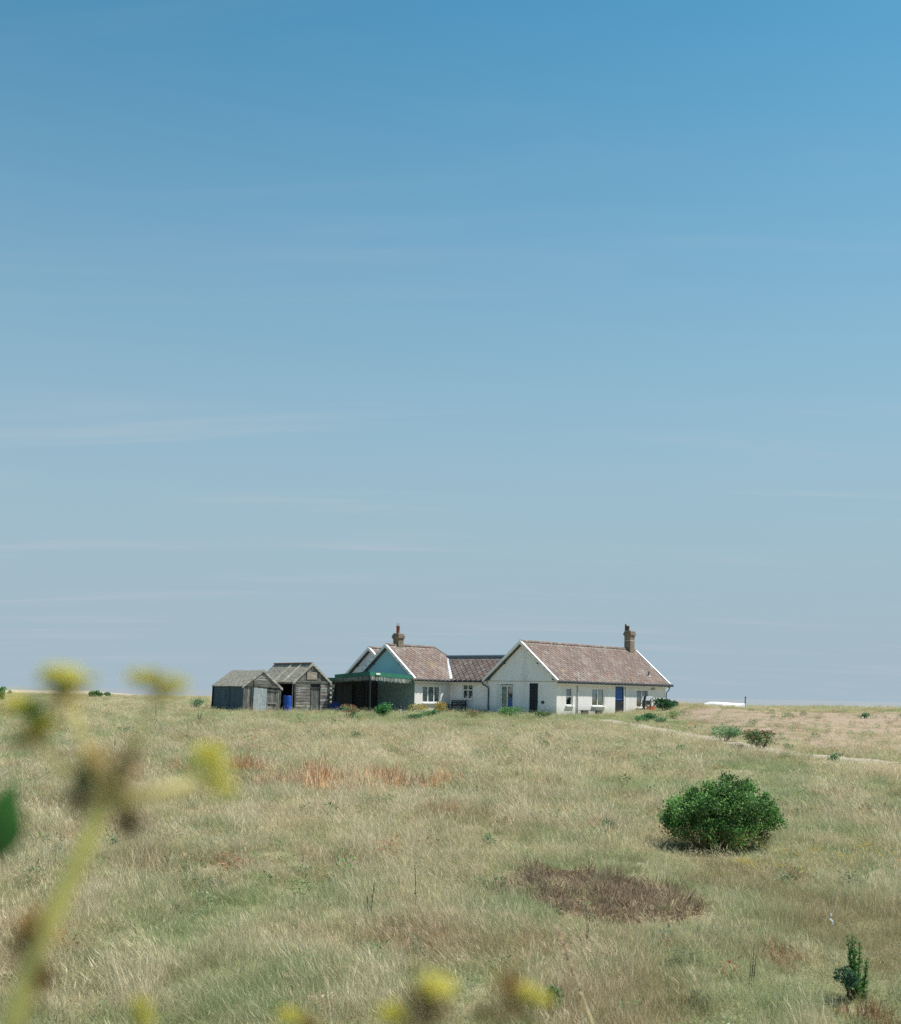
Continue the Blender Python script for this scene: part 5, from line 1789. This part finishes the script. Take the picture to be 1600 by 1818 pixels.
rosette('rosette_a', 46, .14, .16, .075, .022, 1)
rosette('rosette_b', 40, .10, .26, .055, .016, 2)
rosette('rosette_c', 60, .20, .10, .06, .02, 3)
wx, wy = [], []
for (a, c_, d) in ((5, 11, 5), (11, 28, 5.5), (28, 50, 2.4), (50, 80, 1.0), (80, 100, .35)):
    x, y = band(a, c_, d, gr); wx.append(x); wy.append(y)
wx = np.concatenate(wx); wy = np.concatenate(wy)
wn_ = fbm(wx * .5 + 90, wy * .33 + 12, 4)
k_ = (wn_ + gr.normal(0, .06, len(wx)) > .50) & house_free(wx, wy) & (path_dist(wx, wy) > 1)
wx, wy, wn_ = wx[k_], wy[k_], wn_[k_]; n = len(wx)
WC = np.array([(.17, .27, .10), (.22, .31, .12), (.12, .18, .085), (.29, .34, .20), (.42, .25, .14), (.46, .36, .22), (.21, .26, .17)])
ci = gr.choice(7, n, p=[.18, .17, .10, .17, .17, .09, .12])
s_ = gr.uniform(.4, 1.3, n) * (.62 + .38 * smooth(9, 16, wy)) * (1 + .5 * smooth(25, 60, wy))
scatter_object('meadow_weeds', np.stack([wx, wy, hgt(wx, wy) + .03], 1), np.stack([gr.normal(0, .15, n), gr.normal(0, .15, n), gr.uniform(0, 6.28, n)], 1), np.stack([s_, s_, s_ * gr.uniform(.7, 1.3, n)], 1),
               gr.integers(0, 3, n), WC[ci] * gr.uniform(.7, 1.3, (n, 1)), LCOL, label='low green and brown broad-leaved weeds mixed through the meadow grass', cat='weeds', kind='stuff')


# rusty dock drifts, sorrel, dead stuff
def drift(name, label, cat, spots, n_each, cols, picks, seed, sc=1.0):
    r_ = np.random.default_rng(seed)
    P_, S_, C_ = [], [], []
    for (px, py, Y, rx, ry, hs) in spots:
        x0 = xat(px, Y, py); n = max(4, int(n_each * rx * ry))
        a = r_.normal(size=(n, 2)) * .55
        x = x0 + a[:, 0] * rx; y = Y + a[:, 1] * ry
        P_.append(np.stack([x, y, hgt(x, y)], 1)); S_.append(np.full(n, hs) * r_.uniform(.45, 1.3, n))
        C_.append(np.array(cols)[r_.integers(0, len(cols), n)] * r_.uniform(.7, 1.3, (n, 1)))
        gap = fbm(x * 1.3 + 5, y * .9 + 8, 3) > .44
        P_[-1] = P_[-1][gap]; S_[-1] = S_[-1][gap]; C_[-1] = C_[-1][gap]
    P_ = np.concatenate(P_); S_ = np.concatenate(S_); C_ = np.concatenate(C_); n = len(P_)
    rot = np.stack([r_.normal(0, .1, n), r_.normal(0, .1, n), r_.uniform(0, 6.28, n)], 1)
    return scatter_object(name, P_, rot, np.stack([S_, S_, S_], 1) * sc, r_.choice(picks, n), C_, WCOL, label=label, cat=cat, kind='stuff')


RUST = [(.66, .38, .20), (.72, .48, .29), (.50, .28, .15), (.72, .58, .40), (.60, .52, .30)]
sp_ = []
for (px, py, rx, ry, hs) in ((430, 1368, .55, 1.4, 1.5), (395, 1362, .3, .8, 1.1), (535, 1392, .8, 1.3, 1.3), (605, 1392, 1.0, 1.6, 1.6), (560, 1380, .5, 1.0, 1.2), (655, 1380, .35, 1.0, 1.2), (735, 1392, .7, 1.4, 1.1), (775, 1390, .6, 1.0, 1.3),
                             (300, 1366, .6, 1.2, 1.1), (810, 1392, .4, .8, 1.2), (705, 1385, .4, .9, 1.0), (905, 1425, .5, .8, .8), (818, 1440, .3, .5, 1.0), (960, 1392, .4, .8, .8), (988, 1432, .4, .6, .7),
                             (20, 1660, .28, .4, 1.0), (1268, 1668, .17, .3, 1.0), (1365, 1695, .22, .3, .9), (1395, 1710, .12, .2, .8), (1345, 1680, .12, .2, .7), (1560, 1805, .25, .3, .9), (1475, 1800, .12, .2, .7), (1010, 1445, .3, .5, .6), (1060, 1780, .12, .15, .5), (940, 1710, .1, .15, .5)):
    sp_.append((px, py + 6, gY(px, py + 6), rx, ry, hs))
drift('rusty_dock', 'drifts of rust brown dead dock standing across the middle of the meadow', 'weeds', [(q[0], q[1], q[2], q[3] * 1.45, q[4] * 1.3, q[5]) for q in sp_ if q[2] > 16], 32, RUST, [0, 1], 5, 1.08)
drift('rusty_weeds', 'finer rusty brown dead weeds among the grass in the near field', 'weeds', [q for q in sp_ if q[2] <= 16], 110, [(.46, .25, .14), (.52, .33, .20), (.36, .20, .12), (.60, .48, .32)], [0, 1], 6, .72)
r_ = np.random.default_rng(12)
n = 1700
x = 1.80 + r_.normal(size=n) * .85; y = 13.9 - .75 * (x - 1.80) + r_.normal(size=n) * 1.1
k_ = bare_mask(x, y) > .3
x, y = x[k_], y[k_]; n = len(x)
cl = np.array([(.33, .225, .145), (.40, .285, .18), (.23, .155, .105), (.54, .43, .27), (.36, .28, .19)])[r_.integers(0, 5, n)] * r_.uniform(.7, 1.3, (n, 1))
scatter_object('dead_bracken', np.stack([x, y, hgt(x, y)], 1), np.stack([r_.normal(0, .3, n), r_.normal(0, .3, n), r_.uniform(0, 6.28, n)], 1), np.repeat(r_.uniform(.5, 1.0, (n, 1)), 3, 1) * np.array([1, 1, .8]),
               r_.choice([2, 2, 2, 2, 2, 1], n), cl, WCOL, label='scorched brown patch of flattened dead stalks left of the round bush', cat='dead plants', kind='stuff')
# crumbly clods of bare soil between the dead stalks
nC = 1500
cx_ = 1.80 + r_.normal(size=nC) * .8; cy2 = 13.85 - .75 * (cx_ - 1.80) + r_.normal(size=nC) * 1.0
k_ = bare_mask(cx_, cy2) > .35
cx_, cy2 = cx_[k_], cy2[k_]; nC = len(cx_)
oct_ = np.array([(1, 0, 0), (0, 1, 0), (-1, 0, 0), (0, -1, 0), (0, 0, 1), (0, 0, -1)], float)
of_ = np.array([(0, 1, 4), (1, 2, 4), (2, 3, 4), (3, 0, 4), (1, 0, 5), (2, 1, 5), (3, 2, 5), (0, 3, 5)])
sz_ = r_.uniform(.015, .05, nC)
V_ = (oct_[None] + r_.normal(size=(nC, 6, 3)) * .28) * sz_[:, None, None] * np.array([1, 1, .7])
V_ += np.stack([cx_, cy2, hgt(cx_, cy2) + .01], 1)[:, None, :]
F_ = (of_[None] + (np.arange(nC) * 6)[:, None, None]).reshape(-1, 3)
cc_ = np.array([(.20, .135, .09), (.26, .18, .12), (.15, .10, .07)])[r_.integers(0, 3, nC)] * r_.uniform(.8, 1.25, (nC, 1))
so = np_mesh('soil_clods', V_.reshape(-1, 3), F_, np.repeat(cc_, 8, axis=0), M['plain'])
tag(so, 'crumbly brown soil clods scattered in the bare patch left of the round bush', 'soil', kind='stuff')
# low yellow flowers at right
C_, D_ = [], []
for (px, py, m_) in ((1318, 1550, 26), (1336, 1553, 30), (1382, 1557, 16), (1400, 1537, 14), (1424, 1562, 20), (1447, 1528, 18), (1486, 1538, 10), (1508, 1543, 22), (1542, 1522, 26), (1570, 1538, 16), (1503, 1570, 8), (1366, 1530, 8), (1590, 1520, 10)):
    Y = gY(px, py); x0 = xat(px, Y, py)
    xx = x0 + r_.normal(size=m_) * .075; yy = Y + r_.normal(size=m_) * .12
    C_.append(np.stack([xx, yy, hgt(xx, yy) + r_.uniform(.12, .2, m_)], 1))
C_ = np.concatenate(C_); n = len(C_)
C2 = np.repeat(C_, 5, axis=0); an = np.tile(np.arange(5) * 1.2566, n)
D2 = np.stack([np.cos(an), np.sin(an), np.full(n * 5, .35)], 1)
yf = leaf_cloud(C2, D2, .017, .012, np.array([(.62, .46, .04), (.55, .42, .06)])[r_.integers(0, 2, n * 5)], 'yellow_wildflowers', M['petal'], None)
tag(yf, 'scattered low yellow wildflowers in the turf right of the round bush', 'wildflowers', kind='stuff')

# ------------------------------------------------------------------ flowering weeds right in front of the camera
PAL = {'y': [(.82, .74, .16), (.80, .72, .24), (.66, .66, .14)], 'o': [(.50, .44, .12), (.58, .52, .14), (.36, .34, .10)], 'g': [(.20, .34, .07), (.34, .44, .10), (.14, .24, .06)], 'd': [(.08, .18, .05), (.12, .22, .06), (.22, .28, .08)]}


def flower_head(parent, c, r, seed, pal='y'):
    """a loose cluster of small four-petalled flowers and buds on short stalks"""
    r_ = np.random.default_rng(seed); c = Vector(c)
    core = MB()
    for k in range(9):
        d = Vector(r_.normal(size=3)).normalized(); d.z = abs(d.z) * .8 + .05
        core.tube([c - Z * r * .8, c + d * r * .75], [r * .07, r * .05], 5, (.16, .24, .05))
        core.lathe([(r * .05, 0), (r * .13, r * .1), (r * .11, r * .24), (r * .02, r * .32)], c + d * r * .62 - Z * r * .1, 6, V3((.20, .27, .05), r_.uniform(.8, 1.2)))
    hd = core.build('flower_head', M['stem'], parent, True)
    n = 46
    ctr = r_.normal(size=(n, 3)); ctr /= np.linalg.norm(ctr, axis=1, keepdims=True); ctr[:, 2] = np.abs(ctr[:, 2]) * 1.0 - .25
    ctr = np.array(c) + ctr * r * r_.uniform(.7, 1.1, (n, 1))
    C2 = np.repeat(ctr, 4, axis=0); an = np.tile(np.arange(4) * math.pi / 2, n) + np.repeat(r_.uniform(0, 1.5, n), 4)
    D2 = np.stack([np.cos(an), np.sin(an), r_.uniform(.1, .6, n * 4)], 1)
    ycol = np.array(PAL[pal])[r_.integers(0, 3, n * 4)]
    leaf_cloud(C2, D2, r * .5, r * .46, ycol, 'petals', M['petal'], hd, 'stuff')
    return hd


def stem_part(parent, pts, rads, col=(.42, .44, .13), name='stem'):
    b = MB(); b.tube(pts, rads, 10, col); return b.build(name, M['stem'], parent, True)


D0 = .38
A = lambda px, py, d=D0: at(px, py, d)
base = Vector((A(-40, 1950).x, D0, H(-.15, D0)))
fw = thing('flowering_weed', 'tall yellow-flowered weed close to the lens at left, thick pale stem', 'plant', base, group='yellow-flowered weeds close to the lens')
rel = lambda v: Vector(v) - base
k_ = D0 / F
stem_part(fw, [rel((base.x - .01, D0, base.z - .05)), rel((base.x - .005, D0, 1.5)), rel(A(-20, 1960)), rel(A(25, 1815)), rel(A(60, 1700)), rel(A(120, 1570)), rel(A(175, 1450)), rel(A(195, 1395))],
          [.0045, .0045, 19 * k_, 19 * k_, 19 * k_, 17 * k_, 14 * k_, 10 * k_], (.90, .82, .34))
for pts, rr in (([(188, 1400), (150, 1320), (118, 1235)], (5, 4.5, 4)), ([(192, 1405), (240, 1330), (276, 1240)], (5, 4.5, 4)), ([(185, 1430), (280, 1408), (350, 1390)], (9, 8, 7)),
                ([(180, 1420), (110, 1360), (62, 1310)], (6, 5, 4)), ([(195, 1400), (225, 1370), (238, 1350)], (6, 5, 4)), ([(178, 1440), (150, 1425), (140, 1405)], (5, 4, 4))):
    stem_part(fw, [rel(A(*q)) for q in pts], [q * 1.5 * k_ for q in rr], (.80, .70, .34), 'flower_stalk')
for i, (px, py, r_p, pal) in enumerate(((104, 1207, 27, 'y'), (124, 1196, 18, 'y'), (128, 1222, 20, 'o'), (161, 1208, 11, 'y'), (244, 1206, 19, 'y'), (278, 1218, 21, 'o'), (311, 1219, 22, 'y'), (272, 1198, 13, 'y'), (290, 1238, 15, 'o'),
                                        (33, 1256, 25, 'y'), (57, 1271, 20, 'g'), (84, 1286, 23, 'y'), (40, 1315, 19, 'd'), (62, 1248, 14, 'g'), (367, 1343, 27, 'y'), (344, 1368, 16, 'g'), (387, 1371, 22, 'y'), (371, 1396, 15, 'o'), (399, 1404, 17, 'y'))):
    flower_head(fw, rel(A(px, py, D0 + .010 * ((i * 7) % 5 - 2))), r_p * k_, 200 + i, pal)
# withered brown heads and a small brown bract on the stem
def withered(px, py, w_, h_, seed, col, d=D0):
    r_ = np.random.default_rng(seed); n = 70
    c0 = np.array(rel(A(px, py, d)))
    C_ = c0 + r_.normal(size=(n, 3)) * np.array([w_, w_ * .6, h_]) * k_ * .5
    D_ = r_.normal(size=(n, 3)) + np.array([0, 0, .6])
    leaf_cloud(C_, D_, 22 * k_, 11 * k_, np.array(col) * r_.uniform(.6, 1.3, (n, 1)), 'withered_head', M['leaf'], fw, 'stuff')


withered(168, 1349, 40, 40, 1, (.66, .50, .22)); withered(200, 1400, 38, 32, 2, (.54, .42, .13)); withered(228, 1357, 30, 42, 3, (.48, .33, .20)); withered(139, 1422, 18, 32, 4, (.34, .27, .17)); withered(152, 1388, 14, 18, 11, (.16, .26, .08))
withered(66, 1648, 36, 36, 5, (.75, .48, .14)); withered(40, 1680, 24, 34, 6, (.34, .20, .10)); withered(78, 1740, 22, 38, 7, (.48, .30, .13)); withered(118, 1236, 26, 22, 8, (.52, .42, .14)); withered(63, 1305, 20, 22, 12, (.60, .50, .22)); withered(228, 1465, 22, 26, 9, (.26, .20, .10))
# green leaf at the left edge; lit tip and shaded foot put into its colours
b = MB()
c0, c1, c2 = A(-60, 1530), A(4, 1460), A(26, 1392)
n = 8
L_, R_ = [], []
for i in range(n + 1):
    t = i / n; p = c0.lerp(c1, min(1, t * 1.6)) if t < .62 else c1.lerp(c2, (t - .62) / .38)
    w_ = 52 * k_ * math.sin(math.pi * min(.96, .12 + t * .86)) ; s = Vector((.75, .25 + .5 * t, -.55)).normalized()
    L_.append(rel(p - s * w_)); R_.append(rel(p + s * w_))
for i in range(n): b.face([L_[i], R_[i], R_[i + 1], L_[i + 1]], V3((.006 + .011 * i, .025 + .036 * i, .01 + .007 * i), 1.0))
b.build('leaf', M['leaf'], fw, True)
b = MB(); b.tube([rel(A(-20, 1960)), rel(A(-60, 1700)), rel(A(-70, 1520)), rel(A(-20, 1470))], [6 * k_] * 4, 6, (.2, .28, .08)); b.build('leaf_stalk', M['stem'], fw, True)

lowset = (
    ('short blurred weed at the bottom edge with one yellow and one brown head', [(772, 1758, 34, 0.02), (700, 1806, 30, 0.05)], [(745, 1782, 28, 42, (.24, .13, .07)), (775, 1795, 34, 40, (.28, .16, .06))], 765),
    ('yellow-orange weed head close to the lens right of the bottom centre', [(935, 1768, 28, .05), (958, 1776, 22, 0)], [(905, 1760, 26, 36, (.40, .24, .08)), (890, 1805, 60, 30, (.22, .14, .05))], 925),
    ('small pale green weed tip close to the lens at the lower left edge', [(250, 1785, 20, 0), (254, 1812, 22, 0)], [], 256),
    ('pale yellow weed tip close to the lens just left of the bottom centre', [(515, 1808, 28, .05)], [(545, 1822, 20, 16, (.4, .3, .1))], 515))
for j, (lab, heads, wh, sx) in enumerate(lowset):
    d = D0 + .03 * j
    base = Vector((A(sx, 1900, d).x, d, H(A(sx, 1900, d).x, d)))
    fw = thing('flowering_weed', lab, 'plant', base, group='yellow-flowered weeds close to the lens')
    stem_part(fw, [rel((base.x, d, base.z - .05)), rel((base.x, d, 1.5)), rel(A(sx, 1860, d)), rel(A(heads[0][0], heads[0][1] + 20, d))], [.003, .003, 9 * k_, 6 * k_])
    for i, (px, py, r_p, bq) in enumerate(heads):
        flower_head(fw, rel(A(px, py, d)), r_p * .85 * k_, 300 + 10 * j + i, 'y')
        if i: stem_part(fw, [rel(A(sx, 1880, d)), rel(A(px, py + 14, d))], [6 * k_, 4 * k_], name='flower_stalk')
    for i, (px, py, w_, h_, cc_) in enumerate(wh): withered(px, py, w_, h_, 400 + 10 * j + i, cc_, d)
